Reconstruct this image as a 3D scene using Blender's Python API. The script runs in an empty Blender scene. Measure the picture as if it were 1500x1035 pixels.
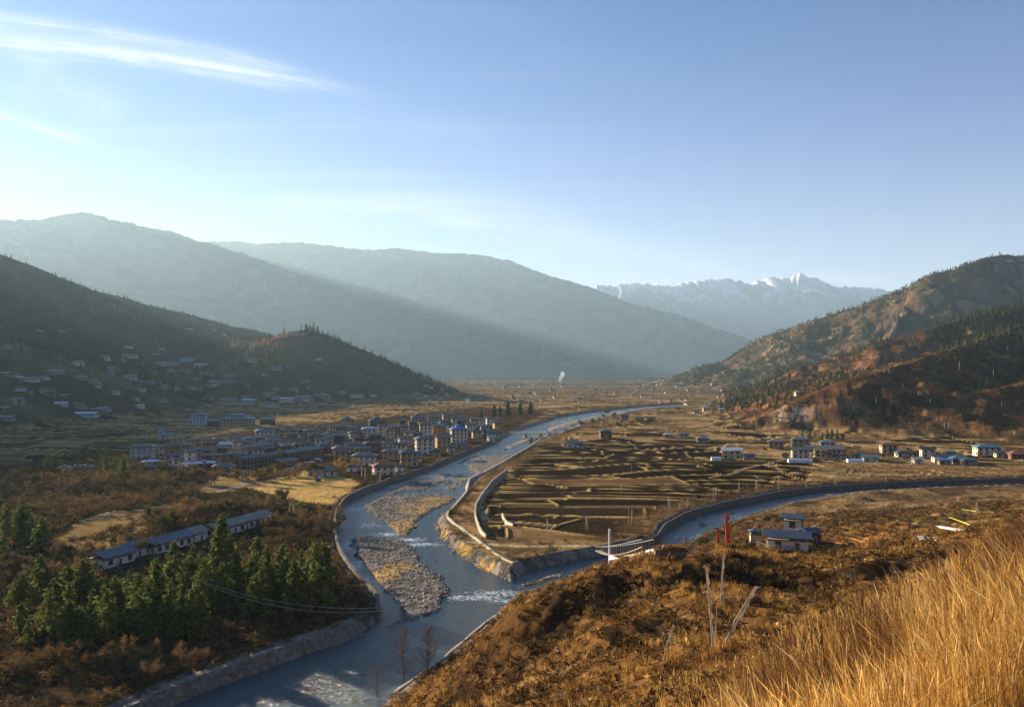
import bpy, bmesh, math, random
import numpy as np
from mathutils import Vector
rng = np.random.default_rng(7); random.seed(7)
SC = bpy.context.scene; COL = SC.collection
R = math.radians
# ---------------------------------------------------------------- camera
CAMZ = 65.0; FPX = 1167.0; PITCH = math.atan(27.5 / FPX)
cam = bpy.data.cameras.new('camera'); cam.lens = 28.0; cam.sensor_width = 36.0
cam.clip_start = 0.2; cam.clip_end = 160000
camo = bpy.data.objects.new('camera', cam); COL.objects.link(camo)
camo.location = (0, 0, CAMZ); camo.rotation_euler = (R(90) + PITCH, 0, 0)
SC.camera = camo
# ---------------------------------------------------------------- light
SUN_AZ = 50.0      # degrees left of the view direction
SUN_EL = 14.0
S = Vector((-math.sin(R(SUN_AZ)) * math.cos(R(SUN_EL)), math.cos(R(SUN_AZ)) * math.cos(R(SUN_EL)), math.sin(R(SUN_EL))))
sl = bpy.data.lights.new('sun', 'SUN'); sl.energy = 5.0; sl.angle = R(0.5); sl.color = (1.0, 0.83, 0.60)
so = bpy.data.objects.new('sun', sl); COL.objects.link(so); so.rotation_euler = S.to_track_quat('Z', 'Y').to_euler()
W = bpy.data.worlds.new("World"); SC.world = W; W.use_nodes = True
nt = W.node_tree; N = nt.nodes; L = nt.links; N.clear()
def wn(t, **k):
    n = N.new(t)
    for a, b in k.items(): setattr(n, a, b)
    return n
sky = wn('ShaderNodeTexSky', sky_type='NISHITA', sun_disc=False, sun_elevation=R(SUN_EL), sun_rotation=-R(SUN_AZ))
sky.altitude = 2400; sky.air_density = 1.0; sky.dust_density = 0.6; sky.ozone_density = 2.5
bg = wn('ShaderNodeBackground'); out = wn('ShaderNodeOutputWorld')
bg.inputs['Strength'].default_value = 0.050
def mnode(op, a=None, b=None, c=None):
    n = wn('ShaderNodeMath', operation=op)
    for i, v in enumerate((a, b, c)):
        if v is None: continue
        if isinstance(v, (int, float)): n.inputs[i].default_value = v
        else: L.new(v, n.inputs[i])
    return n.outputs[0]
tc = wn('ShaderNodeTexCoord'); sep = wn('ShaderNodeSeparateXYZ'); L.new(tc.outputs['Generated'], sep.inputs[0])
# cirrus: project the direction on a high sheet (x/z, y/z), stretched streaks
zz = mnode('MAXIMUM', sep.outputs[2], 0.03)
cx = mnode('DIVIDE', sep.outputs[0], zz); cy = mnode('DIVIDE', sep.outputs[1], zz)
def cirrus(angle, sx, sy, scale, lo, hi, detail=6, dist=0.6, seed=0.0):
    cmb = wn('ShaderNodeCombineXYZ'); L.new(cx, cmb.inputs[0]); L.new(cy, cmb.inputs[1]); cmb.inputs[2].default_value = seed
    mp = wn('ShaderNodeMapping'); mp.vector_type = 'POINT'; mp.inputs['Rotation'].default_value = (0, 0, R(angle)); mp.inputs['Scale'].default_value = (sx, sy, 1)
    L.new(cmb.outputs[0], mp.inputs[0])
    nz = wn('ShaderNodeTexNoise'); nz.inputs['Scale'].default_value = scale; nz.inputs['Detail'].default_value = detail; nz.inputs['Distortion'].default_value = dist
    nz.inputs['Roughness'].default_value = 0.55
    L.new(mp.outputs[0], nz.inputs['Vector'])
    mr = wn('ShaderNodeMapRange'); mr.interpolation_type = 'SMOOTHSTEP'; mr.inputs[1].default_value = lo; mr.inputs[2].default_value = hi
    L.new(nz.outputs[0], mr.inputs[0]); return mr.outputs[0]
def band(v, a, b, c, d):
    m1 = wn('ShaderNodeMapRange'); m1.interpolation_type = 'SMOOTHSTEP'; m1.inputs[1].default_value = a; m1.inputs[2].default_value = b; L.new(v, m1.inputs[0])
    m2 = wn('ShaderNodeMapRange'); m2.interpolation_type = 'SMOOTHSTEP'; m2.inputs[1].default_value = c; m2.inputs[2].default_value = d; m2.inputs[3].default_value = 1; m2.inputs[4].default_value = 0; L.new(v, m2.inputs[0])
    return mnode('MULTIPLY', m1.outputs[0], m2.outputs[0])
az = mnode('DIVIDE', sep.outputs[0], mnode('MAXIMUM', sep.outputs[1], 0.05))
el = mnode('DIVIDE', sep.outputs[2], mnode('MAXIMUM', sep.outputs[1], 0.05))
def streak(px1, py1, px2, py2, bend, wid, amp, seed):
    # a cirrus streak between two directions of the sky, with a feathery edge
    u1, v1, u2, v2 = (px1 - 750) / FPX, (545 - py1) / FPX, (px2 - 750) / FPX, (545 - py2) / FPX
    ln = math.hypot(u2 - u1, v2 - v1); tx, ty = (u2 - u1) / ln, (v2 - v1) / ln
    du = mnode('SUBTRACT', az, u1); dv = mnode('SUBTRACT', el, v1)
    al = mnode('ADD', mnode('MULTIPLY', du, tx / ln), mnode('MULTIPLY', dv, ty / ln))
    ac = mnode('ADD', mnode('MULTIPLY', du, -ty), mnode('MULTIPLY', dv, tx))
    ac = mnode('SUBTRACT', ac, mnode('MULTIPLY', mnode('MULTIPLY', al, mnode('SUBTRACT', 1.0, al)), bend))
    cmb = wn('ShaderNodeCombineXYZ'); L.new(mnode('MULTIPLY', al, 4.0), cmb.inputs[0]); L.new(mnode('MULTIPLY', ac, 95.0), cmb.inputs[1]); cmb.inputs[2].default_value = seed
    nz = wn('ShaderNodeTexNoise'); nz.inputs['Scale'].default_value = 1.0; nz.inputs['Detail'].default_value = 7; nz.inputs['Roughness'].default_value = .62; nz.inputs['Distortion'].default_value = .5
    L.new(cmb.outputs[0], nz.inputs['Vector'])
    wob = mnode('MULTIPLY', mnode('SUBTRACT', nz.outputs[0], 0.5), wid * 3.0)
    a2 = mnode('ABSOLUTE', mnode('ADD', ac, wob))
    e = mnode('POWER', 2.718, mnode('MULTIPLY', mnode('POWER', mnode('DIVIDE', a2, wid), 1.6), -1.2))
    m = mnode('MULTIPLY', e, band(al, -0.12, 0.1, 0.75, 1.05))
    return mnode('MULTIPLY', m, mnode('MULTIPLY', mnode('ADD', mnode('MULTIPLY', nz.outputs[0], 2.6), -0.62), amp))
parts = [streak(-60, 12, 470, 108, 0.03, .0085, .6, 1), streak(-60, 30, 400, 112, 0.02, .014, .32, 2.7), streak(-60, 50, 560, 137, 0.035, .0075, .62, 5.3), streak(-20, 62, 470, 132, .03, .013, .38, 7.1), streak(-60, 146, 145, 211, -.01, .006, .65, 9.1),
         streak(20, 78, 190, 165, -.01, .022, .25, 13.7), streak(400, 298, 720, 330, .05, .012, .28, 21.0), streak(560, 288, 900, 345, .04, .02, .2, 23.0), streak(640, 310, 1120, 398, -.02, .02, .34, 27.0),
         streak(1180, 402, 1310, 412, 0, .005, .6, 31.0), streak(430, 160, 760, 210, .03, .02, .10, 39.0)]
tot = parts[0]
for p in parts[1:]: tot = mnode('ADD', tot, p)
veil = mnode('MULTIPLY', cirrus(25, .5, 2.2, 1.1, .42, .75, seed=3.0), mnode('MULTIPLY', band(az, -3, -.6, -.25, .25), .22))
tot = mnode('MINIMUM', mnode('ADD', tot, veil), 0.9)
tint = wn('ShaderNodeMixRGB'); tint.blend_type = 'MULTIPLY'; tint.inputs[0].default_value = 1.0; tint.inputs[2].default_value = (0.60, 0.80, 0.96, 1)
L.new(sky.outputs[0], tint.inputs[1])
t2 = wn('ShaderNodeMixRGB'); t2.blend_type = 'MULTIPLY'; t2.inputs[2].default_value = (.0, .64, .98, 1); L.new(tint.outputs[0], t2.inputs[1])
mr2 = wn('ShaderNodeMapRange'); mr2.interpolation_type = 'SMOOTHSTEP'; mr2.inputs[1].default_value = -.05; mr2.inputs[2].default_value = .85; L.new(mnode('ADD', mnode('MULTIPLY', sep.outputs[0], .55), mnode('MULTIPLY', sep.outputs[2], 1.7)), mr2.inputs[0]); L.new(mr2.outputs[0], t2.inputs[0]); tint = t2
hv_ = wn('ShaderNodeMixRGB'); L.new(mnode('MULTIPLY', mnode('POWER', 2.718, mnode('MULTIPLY', mnode('MAXIMUM', sep.outputs[2], 0.0), -7.0)), .95), hv_.inputs[0]); L.new(tint.outputs[0], hv_.inputs[1]); hv_.inputs[2].default_value = (6.5, 5.6, 5.1, 1)
tint = hv_
mix = wn('ShaderNodeMixRGB'); L.new(tot, mix.inputs[0]); L.new(tint.outputs[0], mix.inputs[1]); mix.inputs[2].default_value = (5.2, 5.5, 5.8, 1)
L.new(mix.outputs[0], bg.inputs[0]); L.new(bg.outputs[0], out.inputs[0])
SC.view_settings.view_transform = 'Standard'; SC.view_settings.look = 'None'; SC.view_settings.gamma = 1.0
SC.view_settings.exposure = 1.78; SC.view_settings.use_curve_mapping = False
SC.render.engine = 'CYCLES'
SC.cycles.volume_bounces = 1

# ---------------------------------------------------------------- helpers
def tag(o, label=None, cat=None, group=None, kind=None):
    if label: o['label'] = label
    if cat: o['category'] = cat
    if group: o['group'] = group
    if kind: o['kind'] = kind
    return o
def mesh_obj(name, V, F, mat=None, parent=None, smooth=False, col=None, loc=None, mats=None, midx=None):
    V = np.asarray(V, dtype=np.float32); me = bpy.data.meshes.new(name)
    if isinstance(F, np.ndarray):
        k = F.shape[1]; me.vertices.add(len(V)); me.vertices.foreach_set('co', V.ravel())
        me.loops.add(F.size); me.loops.foreach_set('vertex_index', F.ravel().astype(np.int32))
        me.polygons.add(len(F)); me.polygons.foreach_set('loop_start', np.arange(0, F.size, k, dtype=np.int32))
        me.polygons.foreach_set('loop_total', np.full(len(F), k, dtype=np.int32))
    else:
        me.from_pydata([tuple(map(float, v)) for v in V], [], F)
    if smooth: me.polygons.foreach_set('use_smooth', np.ones(len(me.polygons), dtype=bool))
    if col is not None:
        a = me.color_attributes.new('Col', 'FLOAT_COLOR', 'POINT')
        c4 = np.ones((len(V), 4), dtype=np.float32); c4[:, :col.shape[1]] = col; a.data.foreach_set('color', c4.ravel())
    for m in (mats or ([mat] if mat else [])): me.materials.append(m)
    if midx is not None: me.polygons.foreach_set('material_index', np.asarray(midx, dtype=np.int32))
    me.update(calc_edges=True); me.validate()
    o = bpy.data.objects.new(name, me); COL.objects.link(o)
    if parent: o.parent = parent
    if loc is not None: o.location = loc
    return o
def empty(name, loc, rz=0):
    o = bpy.data.objects.new(name, None); COL.objects.link(o); o.location = loc; o.rotation_euler = (0, 0, rz); o.empty_display_size = .5
    return o
MATS = {}
def mat(name, color=(.5, .5, .5), rough=.85, var=0.25, vscale=1.0, bump=0.0, bscale=5.0, attr=False, trans=0.0, metal=0.0, spec=0.3, coord='Object', wave=None):
    if name in MATS: return MATS[name]
    m = bpy.data.materials.new(name); m.use_nodes = True; t = m.node_tree; n = t.nodes; l = t.links
    b = n['Principled BSDF']; b.inputs['Roughness'].default_value = rough; b.inputs['Metallic'].default_value = metal
    b.inputs['Specular IOR Level'].default_value = spec
    geo = n.new('ShaderNodeNewGeometry') if coord == 'World' else n.new('ShaderNodeTexCoord')
    vec = geo.outputs['Position'] if coord == 'World' else geo.outputs['Object']
    if attr:
        a = n.new('ShaderNodeAttribute'); a.attribute_name = 'Col'; src = a.outputs['Color']
    else:
        a = n.new('ShaderNodeRGB'); a.outputs[0].default_value = (*color, 1); src = a.outputs[0]
    nz = n.new('ShaderNodeTexNoise'); nz.inputs['Scale'].default_value = vscale; nz.inputs['Detail'].default_value = 5; l.new(vec, nz.inputs['Vector'])
    mr = n.new('ShaderNodeMapRange'); mr.inputs[1].default_value = .3; mr.inputs[2].default_value = .7; mr.inputs[3].default_value = 1 - var; mr.inputs[4].default_value = 1 + var
    l.new(nz.outputs[0], mr.inputs[0])
    vm = n.new('ShaderNodeVectorMath'); vm.operation = 'SCALE'; l.new(src, vm.inputs[0]); l.new(mr.outputs[0], vm.inputs['Scale'])
    l.new(vm.outputs[0], b.inputs['Base Color'])
    if bump:
        n2 = n.new('ShaderNodeTexNoise'); n2.inputs['Scale'].default_value = bscale; n2.inputs['Detail'].default_value = 4; l.new(vec, n2.inputs['Vector'])
        bp = n.new('ShaderNodeBump'); bp.inputs['Strength'].default_value = 1.0; bp.inputs['Distance'].default_value = bump; l.new(n2.outputs[0], bp.inputs['Height']); l.new(bp.outputs[0], b.inputs['Normal'])
    if trans:
        tr = n.new('ShaderNodeBsdfTranslucent'); mx = n.new('ShaderNodeMixShader'); mx.inputs[0].default_value = trans
        l.new(vm.outputs[0], tr.inputs[0]); l.new(b.outputs[0], mx.inputs[1]); l.new(tr.outputs[0], mx.inputs[2]); l.new(mx.outputs[0], n['Material Output'].inputs['Surface'])
    MATS[name] = m; return m
def sst(a, b, x):
    t = np.clip((x - a) / (b - a), 0, 1); return t * t * (3 - 2 * t)
def hsh(i, j, s=0):
    h = (i.astype(np.int64) * 374761393 + j.astype(np.int64) * 668265263 + s * 2147483647 + 12345) & 0xffffffff
    h = ((h ^ (h >> 13)) * 1274126177) & 0xffffffff; h = (h ^ (h >> 16)) & 0xffffffff
    return h.astype(np.float64) / 4294967295.0
def vn(x, y, s=0):
    xi = np.floor(x); yi = np.floor(y); fx = x - xi; fy = y - yi; fx = fx * fx * (3 - 2 * fx); fy = fy * fy * (3 - 2 * fy)
    a = hsh(xi, yi, s); b = hsh(xi + 1, yi, s); c = hsh(xi, yi + 1, s); d = hsh(xi + 1, yi + 1, s)
    return (a + (b - a) * fx) * (1 - fy) + (c + (d - c) * fx) * fy
def fbm(x, y, o=4, s=0, g=.5):       # 0..1
    v = 0; a = 1; t = 0; ca, sa = .8, .6
    for k in range(o):
        v = v + a * vn(x, y, s + k); t += a; a *= g; x, y = 2.03 * (ca * x - sa * y) + 3.1, 2.03 * (sa * x + ca * y) + 7.7
    return v / t
def ridged(x, y, o=4, s=0):
    v = 0; a = 1; t = 0; ca, sa = .8, .6
    for k in range(o):
        v = v + a * (1 - np.abs(2 * vn(x, y, s + k) - 1)); t += a; a *= .5; x, y = 2.1 * (ca * x - sa * y) + 3.1, 2.1 * (sa * x + ca * y) + 7.7
    return v / t
cp, sp = math.cos(PITCH), math.sin(PITCH)
def ray(px, py):
    px = np.asarray(px, float); py = np.asarray(py, float)
    u = (px - 750) / FPX; v = -(py - 517.5) / FPX
    return u, cp - v * sp, sp + v * cp
def on_plane(px, py, z=0.0):
    u, yy, w = ray(px, py); t = (z - CAMZ) / w; return np.stack([u * t, yy * t], -1)
def at_dist(px, py, D):
    u, yy, w = ray(px, py); t = np.asarray(D, float) / yy; return np.stack([u * t, yy * t, CAMZ + w * t], -1)
def P(pts, z=0.0):
    a = np.array(pts, float); return on_plane(a[:, 0], a[:, 1], z)
def inpoly(x, y, poly):
    c = np.zeros(x.shape, bool); n = len(poly)
    for i in range(n):
        x1, y1 = poly[i]; x2, y2 = poly[i - 1]
        if y1 == y2: continue
        c ^= ((y1 > y) != (y2 > y)) & (x < (x2 - x1) * (y - y1) / (y2 - y1) + x1)
    return c
def pdist(x, y, pts, closed=False, full=False):
    best = np.full(x.shape, 1e18); bz = np.zeros(x.shape); bs = np.zeros(x.shape); acc = 0
    n = len(pts); rngi = range(n if closed else n - 1)
    for i in rngi:
        a = pts[i]; b = pts[(i + 1) % n]; dx, dy = b[0] - a[0], b[1] - a[1]; l2 = dx * dx + dy * dy + 1e-9
        t = np.clip(((x - a[0]) * dx + (y - a[1]) * dy) / l2, 0, 1)
        d = (x - a[0] - t * dx) ** 2 + (y - a[1] - t * dy) ** 2
        if full:
            m = d < best; bz = np.where(m, a[2] + t * (b[2] - a[2]), bz); bs = np.where(m, acc + t * math.sqrt(l2), bs)
        best = np.minimum(best, d); acc += math.sqrt(l2)
    return (np.sqrt(best), bz, bs) if full else np.sqrt(best)
def sdist(x, y, poly):      # positive inside; far points skipped
    lo = poly.min(0) - 60; hi = poly.max(0) + 60
    m = (x > lo[0]) & (x < hi[0]) & (y > lo[1]) & (y < hi[1]); r = np.full(x.shape, -60.0)
    if m.any():
        xs, ys = x[m], y[m]; d = pdist(xs, ys, poly, True); r[m] = np.where(inpoly(xs, ys, poly), d, -d)
    return r
# ---------------------------------------------------------------- plan of the valley (outlines on the water level z = 0)
LB = [(1000, 592), (940, 596), (905, 600), (860, 605), (820, 612), (790, 622), (760, 632), (735, 645), (700, 660), (665, 674), (625, 692), (590, 703), (540, 722), (510, 737), (497, 757), (496, 785), (503, 815), (520, 842), (545, 868), (564, 890), (560, 908), (530, 928), (480, 948), (420, 966), (350, 995), (270, 1022), (190, 1062), (60, 1130)]
RB = [(380, 1180), (470, 1100), (540, 1050), (600, 1003), (640, 978), (690, 934), (730, 897), (748, 878), (800, 862), (857, 838), (900, 824), (960, 812), (1010, 800), (1030, 786), (1080, 766), (1150, 742), (1250, 726), (1350, 719), (1500, 714), (1700, 709)]
RT = [(1700, 703), (1500, 708), (1400, 710), (1300, 714), (1200, 720), (1140, 729), (1060, 745), (1010, 760), (978, 778), (968, 797), (925, 806), (889, 814), (830, 824), (774, 836), (752, 855), (735, 849), (700, 829), (665, 806), (645, 786), (638, 762), (655, 749), (672, 735), (680, 720), (695, 706), (720, 691), (750, 672), (775, 657), (800, 644), (830, 632), (865, 619), (900, 609), (945, 601), (1005, 595)]
LBw, RBw, RTw = P(LB), P(RB), P(RT)
RIVER = np.vstack([LBw, RBw, RTw])
BARS = [P(b) for b in (
    [(535, 738), (560, 727), (600, 724), (640, 722), (662, 725), (671, 731), (650, 741), (625, 754), (610, 770), (603, 786), (590, 787), (570, 771), (545, 754), (532, 746)],
    [(508, 790), (530, 784), (565, 786), (595, 792), (610, 806), (627, 826), (650, 846), (660, 866), (655, 885), (640, 896), (605, 909), (555, 924), (583, 905), (580, 886), (566, 872), (546, 850), (522, 818)],
    [(685, 681), (700, 673), (730, 669), (752, 662), (745, 675), (725, 690), (700, 693), (688, 689)],
    [(612, 706), (640, 700), (670, 702), (640, 709)],
    [(738, 655), (760, 645), (785, 640), (775, 647), (750, 657)],
    [(800, 628), (830, 618), (870, 609), (905, 604), (900, 607), (860, 616), (830, 626), (806, 633)],
    [(640, 765), (650, 778), (672, 800), (706, 825), (735, 845), (728, 846), (695, 832), (660, 806), (641, 786), (634, 765)],
    [(752, 858), (790, 846), (830, 838), (822, 845), (775, 860), (755, 864)])]
NEARPOLY = np.vstack([[(-700, -700), (-700, -60), (-300, 0)], RBw[:-1], [(420, 480), (700, 560), (1500, 500), (1500, -700)]])
# near hillside: thin plate spline through surveyed points
NC = [at_dist(a, b, d) for a, b, d in [
    (1010, 1150, 10), (1200, 1050, 10), (1400, 960, 10), (1500, 890, 10), (1250, 1010, 16), (1450, 880, 16), (1100, 1120, 14), (1350, 925, 22),
    (1100, 1040, 40), (950, 1030, 48), (1200, 960, 45), (1045, 968, 62), (975, 990, 62), (880, 985, 66), (900, 955, 82), (1000, 900, 90), (850, 925, 90), (930, 862, 110), (1000, 845, 110),
    (870, 830, 128), (950, 810, 132), (1050, 805, 133), (1110, 816, 138), (780, 875, 124), (820, 850, 126), (700, 955, 118), (740, 920, 118), (640, 1010, 124), (600, 1045, 128), (760, 1000, 90), (650, 1100, 100),
    (1150, 806, 212), (1100, 797, 195), (1210, 802, 195), (1250, 776, 230), (1330, 770, 235), (1350, 805, 150), (1420, 795, 150), (1440, 790, 120), (1300, 850, 100), (1200, 828, 125), (1200, 885, 85), (1150, 868, 95), (1125, 850, 115),
    (1500, 800, 90), (1300, 748, 310), (1450, 742, 290), (1150, 765, 290), (1400, 768, 240), (1380, 735, 360), (1350, 870, 60), (1480, 850, 55)]]
NC += [(0, 0, 63.3), (-4, 3, 60.6), (3, 2, 63.0), (10, 1, 66.6), (30, 10, 74), (-12, 0, 56), (-45, 10, 38), (-80, 30, 20), (60, -20, 95), (0, -40, 80), (-80, -60, 50), (-300, -100, 30), (-30, 60, 26), (-60, 60, 14), (-20, 90, 24),
       (12, 158, 22), (35, 165, 20), (60, 172, 20), (10, 190, 8), (40, 210, 8), (0, 170, 10), (80, 230, 14), (60, 250, 6), (200, 100, 75), (300, 200, 62), (400, 300, 45), (300, 0, 120), (600, 400, 40), (500, 480, 15), (260, 330, 16), (330, 400, 8), (200, 380, 4), (150, 350, 4)]
for k in (6, 8, 10, 12, 14, 16): NC.append((RBw[k][0] + 4, RBw[k][1] - 4, 2.5))
NC = np.array([tuple(c) for c in NC])
def tps_fit(C):
    n = len(C); d = np.hypot(C[:, None, 0] - C[None, :, 0], C[:, None, 1] - C[None, :, 1]) / 100
    K = d * d * np.log(d + 1e-9); K[np.arange(n), np.arange(n)] = 2e-4
    Pm = np.c_[np.ones(n), C[:, :2] / 100]; A = np.block([[K, Pm], [Pm.T, np.zeros((3, 3))]])
    return np.linalg.solve(A, np.r_[C[:, 2], 0, 0, 0])
NW = tps_fit(NC)
def tps(x, y):
    r = NW[len(NC)] + NW[len(NC) + 1] * x / 100 + NW[len(NC) + 2] * y / 100
    for i, c in enumerate(NC):
        d2 = ((x - c[0]) ** 2 + (y - c[1]) ** 2) / 1e4
        r = r + NW[i] * d2 * 0.5 * np.log(d2 + 1e-9)
    return r
def spine(pts, extra=()):
    return np.array([tuple(at_dist(a, b, d)) for a, b, d in pts] + list(extra))
SP = {   # name: (spine, slope, gully amplitude, gully wavelength, crest roughness)
 'near_left': (np.array([(-2300, -2600, 500), (-2250, -1500, 640), (-2150, -700, 660), (-2050, 200, 600), (-1930, 900, 560), (-1870, 1500, 530)] + [tuple(at_dist(a, b, d)) for a, b, d in [(-120, 345, 2300), (0, 371, 2500), (60, 393, 2550), (130, 424, 2650), (200, 441, 2850), (270, 459, 3050), (340, 477, 3300), (400, 489, 3600), (470, 512, 4000), (560, 545, 4500)]]), .44, .20, 420, 5),  # unseen off-frame crest points added and raised to shade the left fields
 'spur': (spine([(250, 500, 2500), (330, 497, 2350), (400, 492, 2200), (430, 484, 2150), (455, 482, 2150), (485, 492, 2150), (540, 515, 2200), (600, 540, 2300), (630, 556, 2400), (650, 566, 2500)]), .42, .16, 220, 2.5),
 'spur_low': (spine([(300, 508, 2000), (370, 512, 1850), (430, 520, 1780), (500, 545, 1720), (560, 570, 1700)]), .36, .15, 200, 2.5),
 'mid_left': (spine([(-500, 330, 10640), (-200, 335, 11020), (0, 322, 11970), (60, 321, 12350), (120, 309, 12350), (165, 321, 12350), (200, 328, 12350), (250, 338, 12540), (285, 350, 12920), (360, 372, 13110), (450, 405, 13110), (560, 445, 12730), (660, 485, 12350), (760, 520, 11780), (850, 545, 11400)]), .50, .22, 2600, 24),
 'back': (spine([(200, 352, 17480), (300, 354, 17100), (340, 353, 16720), (380, 357, 16530), (440, 354, 16340), (480, 359, 16340), (530, 365, 16340), (580, 363, 16340), (640, 370, 16340), (700, 372, 16340), (750, 382, 16150), (800, 402, 15960), (830, 410, 15960), (870, 422, 15770), (920, 442, 15580), (990, 459, 15200), (1040, 477, 14820), (1085, 492, 14440), (1120, 502, 14250), (1200, 530, 13870)]), .44, .20, 2900, 26),
 'snow': (spine([(500, 440, 21090), (800, 425, 21090), (870, 420, 20527), (945, 414, 20387), (985, 418, 20387), (1020, 411, 20387), (1060, 408, 20387), (1100, 414, 20387), (1130, 405, 20387), (1150, 407, 20387), (1172, 400, 20246), (1200, 410, 20387), (1215, 417, 20527), (1250, 419, 20808), (1300, 425, 21090), (1340, 430, 21090), (1500, 440, 21090), (1900, 430, 21793)]), .42, .34, 3040, 85),
 'far_right': (spine([(990, 559, 4500), (1030, 546, 4250), (1060, 531, 3950), (1090, 512, 3800), (1120, 494, 3600), (1200, 465, 3400), (1290, 434, 3300), (1340, 414, 3250), (1365, 402, 3200), (1405, 390, 3200), (1440, 377, 3250), (1470, 372, 3300), (1500, 372, 3300), (1700, 330, 3500), (2200, 280, 3900)]), .43, .25, 420, 7),
 'mid_right': (spine([(1040, 583, 2150), (1080, 572, 1950), (1120, 560, 1850), (1200, 532, 1750), (1280, 502, 1700), (1350, 484, 1700), (1420, 465, 1750), (1500, 447, 1800), (1700, 400, 2000), (2200, 330, 2300)]), .34, .22, 260, 4),
 'near_right': (spine([(1105, 612, 900), (1140, 600, 900), (1190, 573, 910), (1250, 552, 930), (1300, 541, 960), (1360, 521, 1060), (1430, 500, 1220), (1500, 475, 1400), (1700, 430, 1600)]), .27, .24, 120, 3),
 'near_right_low': (spine([(1370, 590, 860), (1440, 572, 880), (1500, 560, 900), (1700, 520, 950), (2100, 500, 1000)]), .30, .25, 110, 3),
 'knob': (spine([(1065, 612, 1250), (1100, 600, 1200), (1135, 592, 1200)]), .22, .15, 90, 1.5),
}
def ridge(x, y, key):
    sp_, slope, ga, gw, cr = SP[key]; hm = sp_[:, 2].max(); Wd = hm / slope + 200
    lo = sp_[:, :2].min(0) - Wd; hi = sp_[:, :2].max(0) + Wd
    m = (x > lo[0]) & (x < hi[0]) & (y > lo[1]) & (y < hi[1]); r = np.full(x.shape, -50.0)
    if not m.any(): return r
    xs, ys = x[m], y[m]
    sd = sum(map(ord, key))
    wx = (fbm(xs / (gw * 1.5), ys / (gw * 1.5), 3, sd) - .5) * gw * .9; wy = (fbm(xs / (gw * 1.5) + 50, ys / (gw * 1.5), 3, sd + 9) - .5) * gw * .9
    d, zr, s = pdist(xs, ys, sp_, False, True)
    d2, zr2, s2 = pdist(xs + wx * sst(0, gw, d), ys + wy * sst(0, gw, d), sp_, False, True)
    zr = zr + (fbm(s / 90, s * 0, 4, sd + 3) - .5) * 2 * cr
    base = zr - slope * d * (1.12 - .25 * sst(0, zr / slope, d))
    t = np.clip(d / (np.maximum(zr, 5) / slope), 0, 1.2)
    g = 1 - ridged(s2 / gw + sd, d2 / (gw * 3.5), 4, sd + 21)
    amp = ga * np.maximum(zr, 5) * sst(.02, .4, t) * (1 - .75 * sst(.65, 1.1, t))
    det = (fbm(xs / (gw * .22), ys / (gw * .22), 5, sd + 31) - .5) * gw * (.16 if 'right' in key else .035 if key in ('mid_left', 'back') else .10) * sst(0, .12, t)
    r[m] = base - amp * g * 1.1 + det * (1 - .6 * sst(.8, 1.1, t)); return r
def smax(a, b, k):
    h = np.clip(.5 + .5 * (a - b) / k, 0, 1); return b + (a - b) * h + k * h * (1 - h)
# ---- fields: terraced plots between river and hills
def fields(x, y):
    wx = (fbm(x / 130, y / 130, 2, 101) - .5) * 80; wy = (fbm(x / 120 + 9, y / 160, 2, 111) - .5) * 130
    sY = y + .12 * x + wy; sX = x + wx
    bw = 30.0; bi = np.floor(sY / bw)
    off = (hsh(bi, bi * 0, 5) - .5) * 12
    f = sY - bi * bw
    j0 = (hsh(bi, bi * 0 + 1, 6)) * 9; j1 = hsh(bi + 1, bi * 0 + 1, 6) * 9
    low = f < j0; bi2 = np.where(low, bi - 1, bi)
    db = np.where(low, j0 - f, np.minimum(f - j0, bw + j1 - f))
    db = np.where(low, np.minimum(db, f + bw - hsh(bi - 1, bi * 0 + 1, 6) * 9), db)
    cw = 58.0; xo = sX + hsh(bi2, bi2 * 0 + 2, 7) * 200 + f * (hsh(bi2, bi2 * 0 + 3, 8) - .5) * .9
    ci = np.floor(xo / cw); g = xo - ci * cw
    k0 = hsh(ci, bi2, 9) * 24; lowc = g < k0; ci2 = np.where(lowc, ci - 1, ci)
    dc = np.where(lowc, k0 - g, np.minimum(g - k0, cw + hsh(ci + 1, bi2, 9) * 24 - g))
    idr = hsh(ci2, bi2, 11); idz = hsh(ci2, bi2, 12); split = hsh(ci2, bi2, 13)
    # some plots are cut again lengthwise
    fm = np.where(split > .45, np.abs(f - (bw * .55 + 6 * (idz - .5))), 99.)
    up = (split > .45) & (f > bw * .55 + 6 * (idz - .5))
    idr = np.where(up, (idr * 7.13) % 1, idr); idz = np.where(up, (idz * 5.31) % 1, idz)
    return np.minimum(np.minimum(db, dc * 1.4), fm), idr, idz
NOFIELD = [P(q, 3) for q in (
    [(-300, 690), (190, 675), (230, 650), (380, 628), (550, 612), (700, 596), (800, 604), (735, 640), (600, 697), (500, 740), (560, 900), (-600, 1500)],   # town and woods
    [(655, 765), (690, 705), (715, 700), (700, 750), (700, 790), (893, 796), (940, 785), (990, 780), (960, 830), (740, 860)])]
FORE = P([(655, 765), (690, 705), (715, 700), (706, 750), (712, 786), (893, 792), (940, 785), (990, 780), (960, 830), (740, 860)], 3)
TOWN = NOFIELD[0]
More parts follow.
